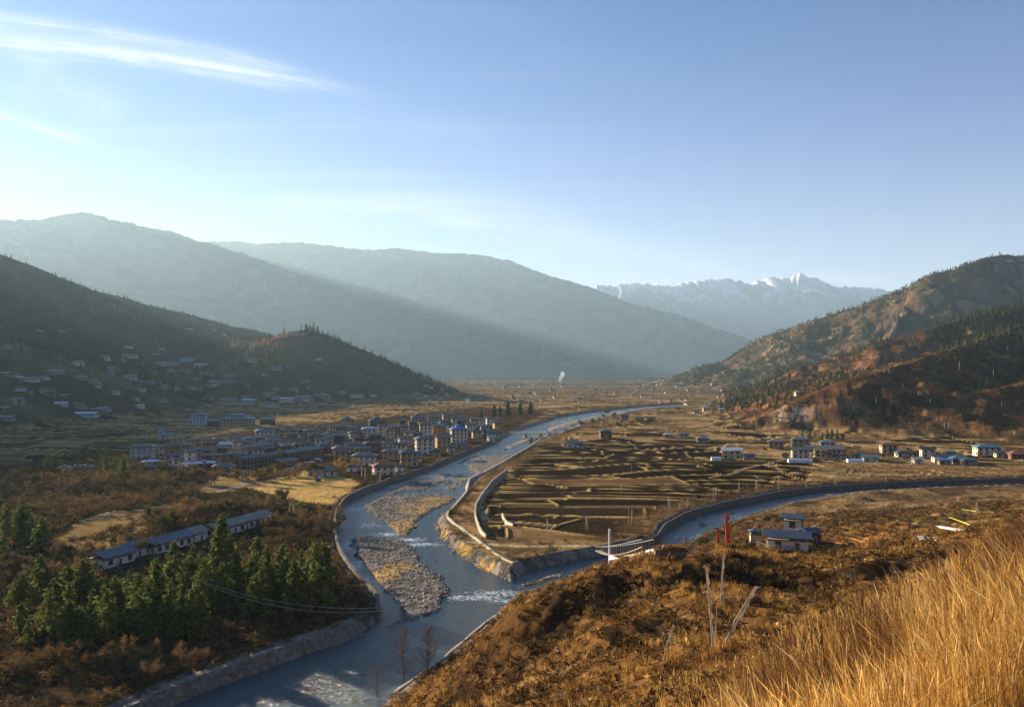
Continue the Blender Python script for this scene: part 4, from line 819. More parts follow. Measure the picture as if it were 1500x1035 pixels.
dm = MB(); dm.box(-.5, .5, -.08, .02, 0, 2.1); df = MB(); df.box(-.62, -.5, -.14, .02, 0, 2.2); df.box(.5, .62, -.14, .02, 0, 2.2); df.box(-.5, .5, -.14, .02, 2.1, 2.2)
DOOR = shared('door', [(dm, timber), (df, framew)])
def child(name, me, parent, loc=(0, 0, 0), rz=0, sc=(1, 1, 1)):
    o = bpy.data.objects.new(name, me); COL.objects.link(o); o.parent = parent; o.location = loc; o.rotation_euler = (0, 0, rz); o.scale = sc; return o
def roof_mb(w, d, z, kind, ov=.9, pitch=.36, gap=.5):
    b = MB(); hx, hy = w / 2 + ov, d / 2 + ov; z0 = z + gap; t = .16; hgt = pitch * hy
    if kind == 'gable':     # ridge along x, open attic below
        for s in (-1, 1):
            V = [(-hx, s * hy, z0), (hx, s * hy, z0), (hx, 0, z0 + hgt), (-hx, 0, z0 + hgt)]; V2 = [(a, q, c + t) for a, q, c in V]
            f = [(0, 1, 2, 3), (7, 6, 5, 4), (0, 4, 5, 1), (1, 5, 6, 2), (2, 6, 7, 3), (3, 7, 4, 0)]
            b.add(V + V2, f if s > 0 else [q[::-1] for q in f])
    else:
        k = min(hx * .9, hy * .95); V = [(-hx, -hy, z0), (hx, -hy, z0), (hx, hy, z0), (-hx, hy, z0), (-hx, -hy, z0 + t), (hx, -hy, z0 + t), (hx, hy, z0 + t), (-hx, hy, z0 + t), (-hx + k, 0, z0 + t + hgt), (hx - k, 0, z0 + t + hgt)]
        b.add(V, [(3, 2, 1, 0), (0, 1, 5, 4), (1, 2, 6, 5), (2, 3, 7, 6), (3, 0, 4, 7), (4, 5, 9, 8), (6, 7, 8, 9), (5, 6, 9), (7, 4, 8)])
        if kind == 'tier': b.box(-w * .2, w * .2, -d * .18, d * .18, z0 + t + hgt * .55, z0 + hgt + .9); q = roof_mb(w * .36, d * .36, z0 + hgt + .9, 'hip', .7, .3, 0); b.add(np.vstack(q.v), q.f)
    return b
def window(e, loc, rz, sc, frame, near):
    if near: o = child('window', WINF[frame], e, loc, rz, sc); child('pane', PANE, o)
    else: child('window', WIN[frame], e, loc, rz, sc)
pending = []
def numeral(k): return ['first', 'second', 'third', 'fourth', 'fifth', 'sixth', 'seventh', 'eighth', 'ninth', 'tenth'][k] if k < 10 else str(k + 1) + ('th')
def house(p, wpx=None, st=2, wall='white', roof='grey', rz=0.0, zone='', kind='gable', w=None, d=None, label=None, cat='house', group=None, name='house', wins=True, band=True, frame='t', dpx=0, winstep=None, upper=None):
    q = p; D = math.hypot(q[0], q[1]); w = w or max(3.5, wpx / FPX * D * .93); d = d or min(max(w * .62, 4.5), 11); sh = 2.75; h = st * sh
    e = empty(name, (q[0], q[1], q[2]), R(rz)); 
    if group: e['group'] = group
    e['category'] = cat
    b = MB(); bt = .025 * h; x0, y0 = w / 2, d / 2
    V = [(-x0, -y0, -1.5), (x0, -y0, -1.5), (x0, y0, -1.5), (-x0, y0, -1.5), (-x0 + bt, -y0 + bt, h), (x0 - bt, -y0 + bt, h), (x0 - bt, y0 - bt, h), (-x0 + bt, y0 - bt, h)]
    b.add(V, [(3, 2, 1, 0), (4, 5, 6, 7), (0, 1, 5, 4), (1, 2, 6, 5), (2, 3, 7, 6), (3, 0, 4, 7)])
    b.build('wall', wmat[wall], e)
    a = MB()
    if kind == 'gable':       # timber attic and posts carrying the floating roof
        for sx in (-1, 1):
            for yy in (-.8, 0, .8): a.box(sx * (x0 - bt) - .12, sx * (x0 - bt) + .12, yy * y0 - .12, yy * y0 + .12, h, h + .5 + .2 * y0 * (1 - abs(yy)) + .25)
        a.box(-x0 + bt + .4, x0 - bt - .4, -y0 * .45, y0 * .45, h + .003, h + .5)
    else: a.box(-x0 + bt + .2, x0 - bt - .2, -y0 + bt + .2, y0 - bt - .2, h + .003, h + .52)
    a.box(-x0 - .12, x0 + .12, -y0 - .12, y0 + .12, h - .28, h - .06)
    if band and st > 1: a.box(-x0 - .06, x0 + .06, -y0 - .06, y0 + .06, h - sh - .12, h - sh + .1)
    a.build('timber_band', timber, e)
    roof_mb(w, d, h, kind, min(.9, w * .09 + .1)).build('roof', rmat[roof], e)
    if wins:
        stp = winstep or 3.2
        for s in range(st):
            nf = max(1, int((w - 1.2) / stp)); wd, wh = 1.25, 1.35
            for i in range(nf):
                xx = (i - (nf - 1) / 2) * ((w - .8) / nf)
                in_ = bt * (s * sh + 1.5) / h
                if s == 0 and i == nf // 2: child('door', DOOR, e, (xx, -y0 + .03, 0)); continue
                window(e, (xx, -y0 + in_, s * sh + .85), 0, (wd, 1, wh), frame, D < 420)
            ns = max(1, int((d - 1.5) / stp))
            for i in range(ns):
                yy = (i - (ns - 1) / 2) * ((d - .8) / ns)
                for sx in (-1, 1): window(e, (sx * (x0 - bt * (s * sh + 1.5) / h), yy, s * sh + .85), sx * math.pi / 2, (wd, 1, wh), frame, D < 420)
    if label: e['label'] = label
    else:
        sn = ('single storey', 'two storey', 'three storey', 'four storey', 'five storey')[st - 1]; L_ = f'{wall} {sn} house with {roof} roof {zone}'; pending.append((L_, q, e))
    return e
def resolve():
    g = {}
    for L_, q, e in pending: g.setdefault(L_, []).append((visible_px(*q)[0], e))
    for L_, v in g.items():
        v.sort(key=lambda t: t[0])
        for k, (_, e) in enumerate(v):
            if len(v) == 1: e['label'] = L_
            elif len(v) == 2: e['label'] = L_ + (', the left one' if k == 0 else ', the right one')
            else: e['label'] = L_ + f', {numeral(k)} from left' if len(v) <= 30 else L_
def batch(rows_, zone, group, rzr=(-25, 25), seed=1, **kw):
    r_ = random.Random(seed); g = place_px([(r[0], r[1]) for r in rows_])
    for r, q in zip(rows_, g):
        o = dict(kw); o.update(r[6] if len(r) > 6 else {}); rz = o.pop('rz', r_.uniform(*rzr)); z_ = o.pop('zone', zone)
        house(tuple(q), r[2], r[3], r[4], r[5], rz, z_, kind=o.pop('kind', r_.choice(['gable', 'gable', 'hip'])), group=group, **o)
TG = 'houses of the town on the left bank'
T = [(291, 621, 22, 4, 'pale blue', 'teal', dict(kind='tier', rz=8)), (348, 624, 46, 3, 'tan', 'teal', dict(kind='tier', rz=6, d=18)), (318, 624, 26, 2, 'dark', 'slate blue', dict(rz=6)), (392, 621, 20, 2, 'dark', 'teal'), (390, 640, 32, 2, 'white', 'teal', dict(kind='tier')),
     (424, 643, 25, 3, 'tan', 'grey', dict(kind='tier')), (442, 645, 9, 2, 'white', 'dark'), (455, 644, 20, 3, 'pale green', 'grey'), (474, 645, 13, 2, 'white', 'grey'), (209, 671, 31, 3, 'pale green', 'green', dict(kind='hip', rz=14, frame='w', d=9)), (233, 665, 15, 2, 'grey', 'grey'), (257, 664, 28, 2, 'brown', 'dark'),
     (279, 660, 11, 2, 'yellow', 'brown'), (304, 654, 16, 2, 'cream', 'grey'), (237, 641, 8, 2, 'pale blue', 'blue'), (245, 642, 17, 1, 'pale blue', 'teal'), (252, 673, 20, 1, 'pale green', 'dark'), (272, 673, 24, 1, 'dark', 'dark'), (328, 656, 27, 1, 'grey', 'pale'), (350, 657, 18, 2, 'white', 'brown'), (312, 666, 24, 1, 'tan', 'brown'),
     (374, 664, 24, 2, 'white', 'rust'), (350, 671, 25, 1, 'grey', 'green'), (379, 669, 16, 2, 'white', 'dark'), (405, 666, 14, 2, 'yellow', 'dark'), (336, 663, 14, 1, 'pink', 'grey'), (390, 656, 24, 1, 'brown', 'grey'), (412, 655, 20, 1, 'cream', 'brown'), (328, 690, 30, 1, 'dark', 'slate blue', dict(rz=12)),
     (509, 626, 21, 3, 'yellow', 'teal', dict(kind='tier')), (552, 623, 24, 2, 'dark', 'slate blue', dict(kind='tier')), (541, 641, 22, 3, 'white', 'pale', dict(kind='hip', rz=10)), (561, 640, 16, 4, 'cream', 'brown', dict(rz=12)), (490, 645, 34, 2, 'white', 'slate blue', dict(kind='hip')), (521, 643, 22, 2, 'brown', 'dark'),
     (590, 637, 18, 3, 'grey', 'green'), (605, 630, 14, 3, 'brown', 'brown'), (623, 638, 19, 4, 'white', 'red', dict(rz=10)), (643, 636, 21, 3, 'ochre', 'teal', dict(rz=8)), (672, 647, 26, 4, 'white', 'blue', dict(kind='tier', rz=15)), (649, 655, 23, 3, 'tan', 'grey'), (621, 664, 27, 4, 'white', 'grey', dict(kind='hip', rz=18, frame='t')),
     (599, 682, 27, 3, 'tan', 'slate blue', dict(kind='hip', rz=10)), (534, 680, 36, 2, 'white', 'grey', dict(kind='hip', rz=6, frame='w')), (562, 696, 33, 2, 'white', 'red', dict(kind='hip', rz=20, frame='t')), (573, 673, 26, 2, 'tan', 'grey'), (499, 673, 20, 2, 'tan', 'red', dict(kind='gable', rz=8)), (656, 620, 17, 4, 'tan', 'grey'), (636, 621, 20, 3, 'grey', 'teal'),
     (612, 621, 20, 3, 'grey', 'teal', dict(kind='tier')), (669, 621, 14, 3, 'grey', 'grey'), (683, 623, 14, 3, 'tan', 'brown'), (707, 621, 20, 2, 'cream', 'green', dict(kind='hip')), (730, 627, 16, 2, 'yellow', 'brown'), (719, 638, 24, 1, 'pale blue', 'slate blue'), (698, 641, 14, 2, 'cream', 'dark'), (661, 661, 13, 1, 'white', 'dark'),
     (719, 645, 10, 1, 'white', 'pale'), (462, 648, 24, 2, 'brown', 'dark'), (480, 660, 40, 1, 'brown', 'dark'), (520, 656, 30, 1, 'brown', 'green'), (546, 660, 26, 2, 'brown', 'dark'), (568, 654, 20, 1, 'cream', 'green'), (594, 651, 22, 2, 'white', 'rust'), (462, 667, 24, 2, 'brown', 'dark'), (500, 662, 26, 1, 'white', 'grey'), (530, 668, 24, 2, 'grey', 'grey'),
     (585, 662, 22, 2, 'white', 'dark'), (610, 650, 16, 3, 'grey', 'dark'), (635, 648, 14, 2, 'white', 'brown'), (432, 655, 18, 2, 'grey', 'dark'), (446, 660, 22, 2, 'cream', 'dark'), (470, 654, 18, 2, 'white', 'grey'), (690, 630, 16, 2, 'white', 'grey'), (655, 634, 14, 3, 'white', 'dark'), (600, 642, 16, 2, 'white', 'grey'), (575, 632, 16, 2, 'cream', 'grey'), (530, 632, 16, 2, 'grey', 'slate blue'),
     (490, 632, 16, 2, 'white', 'grey'), (470, 634, 18, 2, 'tan', 'green'), (550, 647, 18, 2, 'dark', 'grey'), (640, 667, 14, 1, 'tan', 'dark'), (366, 648, 22, 1, 'grey', 'teal'), (345, 646, 20, 1, 'white', 'slate blue'), (400, 649, 20, 2, 'white', 'grey'), (320, 648, 18, 1, 'grey', 'rust'), (290, 664, 16, 1, 'grey', 'dark'), (420, 664, 18, 2, 'brown', 'grey'), (436, 668, 18, 1, 'white', 'dark'),
     (515, 690, 16, 1, 'white', 'dark'), (548, 689, 14, 1, 'brown', 'brown'), (676, 656, 16, 1, 'grey', 'grey'), (612, 676, 12, 1, 'cream', 'grey'), (585, 690, 12, 1, 'white', 'slate blue'), (710, 632, 14, 2, 'pale green', 'teal'), (625, 627, 12, 2, 'cream', 'grey'), (648, 628, 12, 2, 'white', 'green'), (560, 630, 12, 2, 'grey', 'grey')]
r_ = random.Random(77); tp = [t[:2] for t in T]; k_ = 0
while k_ < 62:
    a = r_.uniform(245, 720); lo = 690 - (a - 245) * .13; hi = max(618, 652 - (a - 245) * .085); b_ = r_.uniform(hi, min(lo, 688))
    if min(math.hypot((a - q_[0]) * .55, (b_ - q_[1]) * 1.9) for q_ in tp) < 6.2: 
        k_ += .02; continue
    if a > 600 and b_ > 676 - (a - 600) * .37: continue
    if 340 < a < 560 and b_ > 672: continue
    tp.append((a, b_)); k_ += 1; T.append((a, b_, r_.uniform(10, 19), r_.choice([1, 2, 2, 3]), r_.choice(['grey', 'brown', 'tan', 'cream', 'white', 'dark', 'dark']), r_.choice(['grey', 'dark', 'brown', 'grey', 'rust', 'green'])))
batch(T, 'in the town', TG, (2, 20), 3)
# long arcade rows of the main street
for i, (a, b, yy, st, wl, rf, lab) in enumerate([((350, 686), (408, 676), 0, 2, 'dark', 'dark', 'long dark shop row with white windows facing the meadow'), ((412, 676), (466, 668), 0, 2, 'dark', 'green', 'long dark shop row right of the first one, green roof'), ((404, 684), (430, 680), 0, 1, 'brown', 'brown', 'low brown shop row before the long dark rows'),
                                              ((262, 678), (300, 674), 0, 1, 'brown', 'brown', 'low brown shop row at the left end of town'), ((356, 667), (400, 661), 0, 2, 'brown', 'grey', 'long brown row with grey roof in the middle of town')]):
    g2 = place_px([a, b]); m_ = (g2[0] + g2[1]) / 2; dv = g2[1] - g2[0]; house(tuple(m_), None, st, wl, rf, math.degrees(math.atan2(dv[1], dv[0])), label=lab, w=float(np.hypot(dv[0], dv[1])) * .97, d=8, frame='w', cat='shop row', name='shop_row', group='shop rows of the main street', winstep=3.4)
HG = 'houses scattered on the shaded left hillside'
Hh = [(55, 486, 13, 1, 'grey', 'grey'), (89, 487, 13, 1, 'grey', 'grey'), (8, 510, 14, 1, 'grey', 'grey'), (115, 535, 13, 2, 'white', 'grey'), (152, 527, 15, 2, 'white', 'grey'), (189, 510, 10, 1, 'white', 'pale'), (189, 524, 24, 2, 'white', 'slate blue'), (176, 529, 14, 1, 'white', 'grey'), (237, 519, 22, 1, 'white', 'grey'), (238, 513, 10, 1, 'white', 'pale'),
      (237, 535, 16, 2, 'white', 'grey'), (256, 535, 15, 2, 'cream', 'grey'), (275, 529, 22, 2, 'pale blue', 'blue', dict(label='large bright blue roofed building on the shaded hillside')), (296, 536, 22, 1, 'white', 'pale'), (271, 547, 17, 2, 'white', 'grey'), (249, 544, 10, 1, 'white', 'slate blue'), (340, 553, 28, 2, 'grey', 'grey'), (332, 560, 24, 1, 'grey', 'slate blue'),
      (371, 530, 11, 2, 'white', 'grey'), (191, 556, 17, 2, 'white', 'grey'), (135, 560, 20, 1, 'tan', 'brown'), (118, 555, 16, 1, 'grey', 'teal'), (83, 547, 20, 1, 'grey', 'teal'), (43, 558, 22, 1, 'white', 'grey'), (11, 550, 14, 1, 'grey', 'grey'), (213, 562, 26, 1, 'grey', 'teal'), (255, 571, 14, 2, 'cream', 'grey'), (280, 570, 14, 1, 'grey', 'green'), (304, 586, 18, 2, 'grey', 'dark'),
      (333, 587, 25, 1, 'grey', 'teal'), (364, 588, 18, 1, 'white', 'pale'), (392, 594, 18, 1, 'white', 'slate blue'), (277, 483, 9, 1, 'white', 'pale'), (117, 598, 15, 2, 'tan', 'brown'), (138, 603, 18, 1, 'brown', 'brown'), (121, 609, 44, 1, 'pale blue', 'pale'), (90, 594, 15, 1, 'white', 'pale'), (9, 615, 20, 1, 'grey', 'grey'), (153, 601, 15, 1, 'pale blue', 'teal'),
      (236, 588, 17, 1, 'grey', 'slate blue'), (205, 597, 11, 1, 'white', 'pale'), (362, 591, 20, 1, 'white', 'slate blue'), (395, 580, 18, 2, 'grey', 'grey'), (395, 596, 27, 2, 'white', 'slate blue'), (421, 588, 22, 2, 'white', 'pale'), (443, 583, 22, 1, 'grey', 'teal'), (471, 583, 24, 2, 'grey', 'grey', dict(kind='tier')), (481, 586, 12, 1, 'grey', 'slate blue'), (523, 581, 20, 1, 'white', 'teal'),
      (547, 580, 9, 1, 'white', 'grey'), (625, 567, 9, 2, 'white', 'grey'), (598, 581, 13, 1, 'grey', 'dark'), (611, 577, 10, 1, 'cream', 'grey'), (369, 530, 12, 1, 'white', 'grey'), (500, 576, 14, 1, 'grey', 'grey'), (312, 484, 9, 1, 'white', 'pale'), (327, 491, 8, 1, 'white', 'pale'), (300, 548, 12, 1, 'white', 'grey'), (205, 535, 12, 1, 'grey', 'grey'), (160, 548, 12, 1, 'grey', 'slate blue')]
r_ = random.Random(78); tp = [t[:2] for t in Hh]; k_ = 0
while k_ < 42:
    a = r_.uniform(0, 500); b_ = r_.uniform(max(535, 545 - a * .02), 602 - a * .03)
    if min(math.hypot((a - q_[0]) * .5, b_ - q_[1]) for q_ in tp) < 4: k_ += .02; continue
    tp.append((a, b_)); k_ += 1; Hh.append((a, b_, r_.uniform(8, 15), r_.choice([1, 1, 2]), r_.choice(['grey', 'brown', 'tan', 'white', 'cream']), r_.choice(['grey', 'teal', 'dark', 'slate blue'])))
batch(Hh, 'on the left hillside', HG, (-10, 12), 5)
batch([(431, 490, 15, 2, 'white', 'red'), (404, 497, 12, 1, 'white', 'red'), (418, 494, 9, 2, 'white', 'red'), (467, 528, 9, 1, 'white', 'pale'), (444, 490, 8, 1, 'white', 'grey')], 'on the wooded spur', 'buildings on the spur', (-10, 10), 6)
VG = 'farmhouses of the right bank village'
Vv = [(1072, 671, 28, 2, 'cream', 'pale', dict(rz=-14)), (1097, 673, 16, 1, 'grey', 'slate blue'), (1137, 657, 22, 2, 'tan', 'grey'), (1173, 654, 25, 2, 'grey', 'green'), (1212, 653, 20, 1, 'white', 'teal'), (1172, 670, 24, 2, 'white', 'green', dict(rz=-12)), (1213, 669, 38, 2, 'cream', 'grey', dict(rz=-16)), (1150, 671, 10, 1, 'tan', 'brown'), (1258, 672, 16, 1, 'grey', 'green'),
      (1275, 676, 20, 1, 'white', 'teal'), (1302, 663, 22, 2, 'cream', 'red'), (1324, 669, 21, 1, 'cream', 'slate blue'), (1359, 669, 18, 2, 'white', 'dark'), (1344, 679, 12, 1, 'white', 'pale'), (1379, 675, 22, 1, 'white', 'slate blue'), (1384, 680, 16, 1, 'grey', 'blue'), (1407, 678, 25, 1, 'grey', 'teal'), (1420, 681, 18, 1, 'grey', 'slate blue'), (1446, 666, 30, 2, 'white', 'teal', dict(rz=-10)),
      (1467, 670, 16, 1, 'cream', 'slate blue'), (1495, 671, 28, 1, 'brown', 'red'), (1395, 669, 14, 1, 'white', 'teal'), (1187, 660, 12, 1, 'grey', 'grey'), (1235, 672, 10, 1, 'grey', 'dark')]
batch(Vv, 'in the right bank village', VG, (-18, -4), 7)
Mv = [(843, 655, 26, 1, 'white', 'slate blue', dict(rz=-6)), (887, 641, 18, 2, 'brown', 'slate blue', dict(rz=4)), (1002, 641, 15, 1, 'white', 'slate blue'), (979, 641, 13, 1, 'tan', 'pale'), (1030, 647, 18, 1, 'grey', 'teal'), (937, 616, 13, 1, 'grey', 'slate blue'), (915, 616, 12, 2, 'grey', 'dark'), (1034, 602, 9, 2, 'white', 'pale'), (1057, 602, 8, 1, 'white', 'pale'), (1170, 578, 11, 1, 'white', 'pale'),
      (1408, 390, 12, 1, 'white', 'dark'), (1478, 383, 7, 1, 'white', 'pale'), (1134, 507, 6, 1, 'white', 'pale'), (1110, 581, 9, 1, 'tan', 'dark'), (1020, 605, 9, 1, 'cream', 'brown'), (1047, 590, 8, 1, 'grey', 'slate blue'), (1075, 584, 7, 1, 'white', 'pale'), (1092, 591, 8, 1, 'grey', 'brown')]
batch(Mv, 'among right bank fields', 'scattered houses of the right bank', (-14, 8), 8)
# tiny far houses
r_ = random.Random(12); fp = []
while len(fp) < 90:
    a, b = r_.gauss(840, 150), r_.uniform(561, 592)
    if 600 < a < 1080 and not (b > 585 and 850 < a < 960): fp.append((a, b))
g = place_px(fp)
for (a, b), q in zip(fp, g):
    if q[2] > 60: continue
    house(tuple(q), r_.uniform(3, 6), r_.choice([1, 2]), r_.choice(['white', 'cream', 'white', 'tan', 'grey']), r_.choice(['grey', 'pale', 'slate blue', 'brown']), r_.uniform(-20, 20), kind='gable', label='tiny pale house on the hazy far valley floor', group='tiny far houses', wins=False)
# the row of blue roofed barracks along its white wall (lower left)
ends = place_px([(140, 832), (384, 764)]); dv = (ends[1] - ends[0])[:2]; Lg = float(np.hypot(*dv)); ang = math.degrees(math.atan2(dv[1], dv[0])); ux = dv / Lg
bl = ['nearest blue roofed building of the long row', 'short recessed building behind the nearest of the row', 'long blue roofed building second in the row', 'small white gabled building in the middle of the row', 'grey roofed building beyond the middle of the row', 'farthest roof of the long row beside the path']
for i, (a, b, off, rf, st) in enumerate([(0, .15, 0, 'slate blue', 1), (.165, .24, 2.6, 'slate blue', 1), (.25, .47, 0, 'slate blue', 1), (.49, .57, .6, 'grey', 1), (.60, .80, -1.4, 'grey', 1), (.82, 1.0, -1.0, 'grey', 1)]):
    c_ = ends[0][:2] + ux * Lg * (a + b) / 2 + np.array([-ux[1], ux[0]]) * off; zz = float(H(np.array([c_[0]]), np.array([c_[1]]))[0])
    house((c_[0], c_[1], max(zz, 3)), None, st, 'white', rf, ang, label=bl[i], w=Lg * (b - a), d=7.5, cat='building', name='barrack', group='buildings of the long blue roofed row', frame='t', band=False)
# farmhouse on the near slope
g = place_px([(1153, 803), (1162, 790), (1106, 796), (1186, 796)], 178)
house(tuple(g[0]), 64, 1, 'white', 'slate blue', -16, label='long low white farmhouse with dark blue metal roof', cat='farmhouse', name='farmhouse', w=10, d=5.5, kind='gable')
house(tuple(g[1]), 30, 2, 'white', 'slate blue', -24, label='two storey white farmhouse with blue roof behind the long one', cat='farmhouse', name='farmhouse', w=4.8, d=4.2, kind='gable')
house(tuple(g[2]), 12, 1, 'cream', 'slate blue', -10, label='small square shrine hut with grey pointed roof beside the farmhouse', cat='shrine', name='shrine_hut', w=2.6, d=2.6, kind='hip', wins=False)
house(tuple(g[3]), 12, 1, 'dark', 'slate blue', 20, label='dark lean-to shed at the right end of the farmhouse', cat='shed', name='shed', w=4, d=4)
# green roofed hall on the meadow, market roofs, open pavilion
g = place_px([(472, 696), (262, 690), (234, 690), (434 + 32, 705)])
house(tuple(g[0]), 42, 1, 'white', 'green', 8, label='long low white hall with green roof beside the golden meadow', cat='hall', name='hall', d=8, kind='gable')
e = house(tuple(g[2]), 42, 1, 'brown', 'brown', 8, label='brown two tiered gate pavilion at the left end of town', cat='pavilion', name='pavilion', kind='tier', d=9)
q = g[3]; e = empty('kiosk', tuple(q)); tag(e, 'small bright blue kiosk on the meadow before the green roofed hall', 'kiosk'); b = MB(); b.box(-1.3, 1.3, -1, 1, 0, 2.4); b.build('wall', mat('blue_board', (.05, .12, .38), var=.1), e); b = MB(); b.box(-1.6, 1.6, -1.3, 1.3, 2.4, 2.55); b.build('roof', rmat['blue'], e)
gs = place_px([(272, 684), (281, 682), (290, 684), (299, 681), (308, 683), (318, 679), (302, 677), (222, 681)])
tents = [('white', (.72, .72, .74)), ('blue', (.18, .25, .6)), ('white', (.72, .72, .74)), ('pink', (.5, .3, .42)), ('white', (.7, .7, .74)), ('blue', (.2, .3, .62)), ('purple', (.3, .22, .5)), ('pale blue', (.45, .6, .72))]
for i, (q, (cn, cc_)) in enumerate(zip(gs, tents)):
    e = empty('market_tent', tuple(q), R(10)); tag(e, f'{cn} market canopy, {numeral(i)} of the stalls at the left end of town' if i < 7 else 'large pale blue canopy left of the brown gate pavilion', 'market tent', 'market canopies')
    s_ = 3.4 if i < 7 else 6.5
    b = MB(); b.add([(-s_, -s_ * .6, 2.6), (s_, -s_ * .6, 2.6), (s_, s_ * .6, 2.6), (-s_, s_ * .6, 2.6), (-s_ * .3, 0, 3.9), (s_ * .3, 0, 3.9)], [(0, 1, 5, 4), (2, 3, 4, 5), (1, 2, 5), (3, 0, 4)]); b.build('canopy', mat('canopy_' + cn.replace(' ', '_'), cc_, var=.08), e)
    for sx in (-1, 1):
        for sy in (-1, 1): b = MB(); b.tube([(sx * s_ * .93, sy * s_ * .55, -.3), (sx * s_ * .93, sy * s_ * .55, 2.62)], .06); b.build('pole', white, e)
# greenhouse tunnels
for (a, b_, wpx, lab) in ((1172, 677, 34, 'long white plastic greenhouse tunnel below the right village'), (1252, 677, 21, 'short white plastic greenhouse tunnel right of the longer one'), (1049, 674, 14, 'small white dome shaped greenhouse by the leftmost village house')):
    q = place_px([(a, b_)])[0]; D = q[1]; w = wpx / FPX * D; b = MB(); n_ = 9; V = []; F_ = []
    for i in (0, 1):
        for j in range(n_): t_ = math.pi * j / (n_ - 1); V.append(((-1 if i == 0 else 1) * w / 2, -math.cos(t_) * 2.6, math.sin(t_) * 2.5))
    F_ = [(j, j + 1, n_ + j + 1, n_ + j) for j in range(n_ - 1)] + [tuple(range(n_))[::-1], tuple(range(n_, 2 * n_))]
    e = empty('greenhouse', tuple(q), R(-6)); tag(e, lab, 'greenhouse', 'white greenhouse tunnels'); b.add(V, F_); b.build('cover', mat('plastic_film', (.72, .73, .72), rough=.35, var=.1), e)
    h_ = MB(); nb_ = max(3, int(w / 3))
    for i in range(nb_):
        xx = -w / 2 + w * i / (nb_ - 1); h_.tube([(xx, -math.cos(math.pi * j / 8) * 2.66, math.sin(math.pi * j / 8) * 2.56) for j in range(9)], .05, 4)
    h_.build('hoops', mat('grey_metal', (.35, .35, .36), rough=.5), e)
resolve()
# ---------------------------------------------------------------- walls and embankments
def sweep(name, label, pts, top, th_, m, z0=0.0, cat='wall', base=-1.2, step=3.0, coping=None, follow=True, off=0.0, batter=.5):
    p = P(pts, z0); seg = np.hypot(*np.diff(p, axis=0).T); cum = np.r_[0, np.cumsum(seg)]; n_ = max(2, int(cum[-1] / step)); s_ = np.linspace(0, cum[-1], n_); X = np.interp(s_, cum, p[:, 0]); Y = np.interp(s_, cum, p[:, 1])
    if off: X0, Y0 = np.gradient(X), np.gradient(Y); lo_ = np.hypot(X0, Y0); X = X - Y0 / lo_ * off; Y = Y + X0 / lo_ * off
    k = np.ones(5) / 5
    if n_ > 8: X[2:-2] = np.convolve(X, k, 'valid'); Y[2:-2] = np.convolve(Y, k, 'valid')
    zt = top + (fbm(s_ / 9, s_ * 0, 3, 900) - .5) * .7; jj = (fbm(s_ / 6, s_ * 0 + 4, 3, 901) - .5) * 1.0; tx = np.gradient(X); ty = np.gradient(Y); l_ = np.hypot(tx, ty); nx, ny = -ty / l_, tx / l_
    V = []
    for i in range(n_):
        for o, z in ((-th_ / 2 - batter * (1 + jj[i]), base), (-th_ / 2 + jj[i] * .3, zt[i]), (th_ / 2 + jj[i] * .3, zt[i]), (th_ / 2 + batter * (1 - jj[i]), base)): V.append((X[i] + nx[i] * o, Y[i] + ny[i] * o, z))
    F_ = [(4 * i + j, 4 * i + j + 1, 4 * i + j + 5, 4 * i + j + 4) for i in range(n_ - 1) for j in range(3)] + [(0, 3, 2, 1), (4 * n_ - 4, 4 * n_ - 3, 4 * n_ - 2, 4 * n_ - 1)]
    if coping is None: o = mesh_obj(name, V, F_, m); return tag(o, label, cat)
    e = empty(name, (X[0], Y[0], top)); tag(e, label, cat); O = np.array((X[0], Y[0], top)); mesh_obj('face', np.array(V) - O, F_, m, e)
    C_ = []
    for i in range(n_):
        for o, z in ((-th_ / 2 - .1, zt[i] + .01), (-th_ / 2 - .1, zt[i] + .22), (th_ / 2 + .1, zt[i] + .22), (th_ / 2 + .1, zt[i] + .01)): C_.append((X[i] + nx[i] * o, Y[i] + ny[i] * o, z))
    mesh_obj('coping', np.array(C_) - O, F_, coping, e); return e
sweep('levee_wall', 'pale concrete flood wall curving along the right bank', [(800, 643), (775, 660), (750, 675), (715, 696), (687, 709), (684, 728), (668, 748), (653, 764), (660, 774), (697, 801), (737, 833), (752, 840)], 3.4, .7, conc, 0, coping=mat('pale_coping', (.46, .40, .30), var=.2), batter=1.6)
sweep('river_wall', 'dark stone river wall holding the town bank', LB[7:21], 3.5, .8, stone, 0, batter=.9, off=-1.6)
sweep('rubble_bank', 'long rubble stone embankment at the bottom left', LB[21:], 2.9, 2.2, mat('rubble', (.17, .15, .125), rough=.95, var=.5, vscale=.9, bump=.7, bscale=.7, coord='World'), 0, cat='embankment', batter=2.4, off=-2.4)
sweep('river_wall', 'dark stone wall along the far bank of the side river', RT[:11], 3.0, .7, stone, 0, batter=.8, off=-1.5)
sweep('river_wall', 'low earth and stone wall along the near bank of side river', RB[12:], 2.4, .8, stone, 0, batter=.7, off=-1.4)
sweep('path_wall', 'narrow pale stone wall along the path on the near bank', [(575, 1030), (612, 1000), (650, 975), (698, 934), (740, 899), (764, 880)], 2.0, .6, conc, 0, batter=.5)
sweep('field_wall', 'low white wall curving around the field by the flood wall', [(742, 690), (720, 708), (706, 727), (697, 742), (696, 757), (703, 780), (712, 789)], 4.6, .5, conc, 3, base=2, batter=.1)
sweep('field_wall', 'short pale bent wall in the field near flood wall', [(736, 756), (741, 766), (752, 772)], 4.4, .5, conc, 3, base=2, batter=.1)
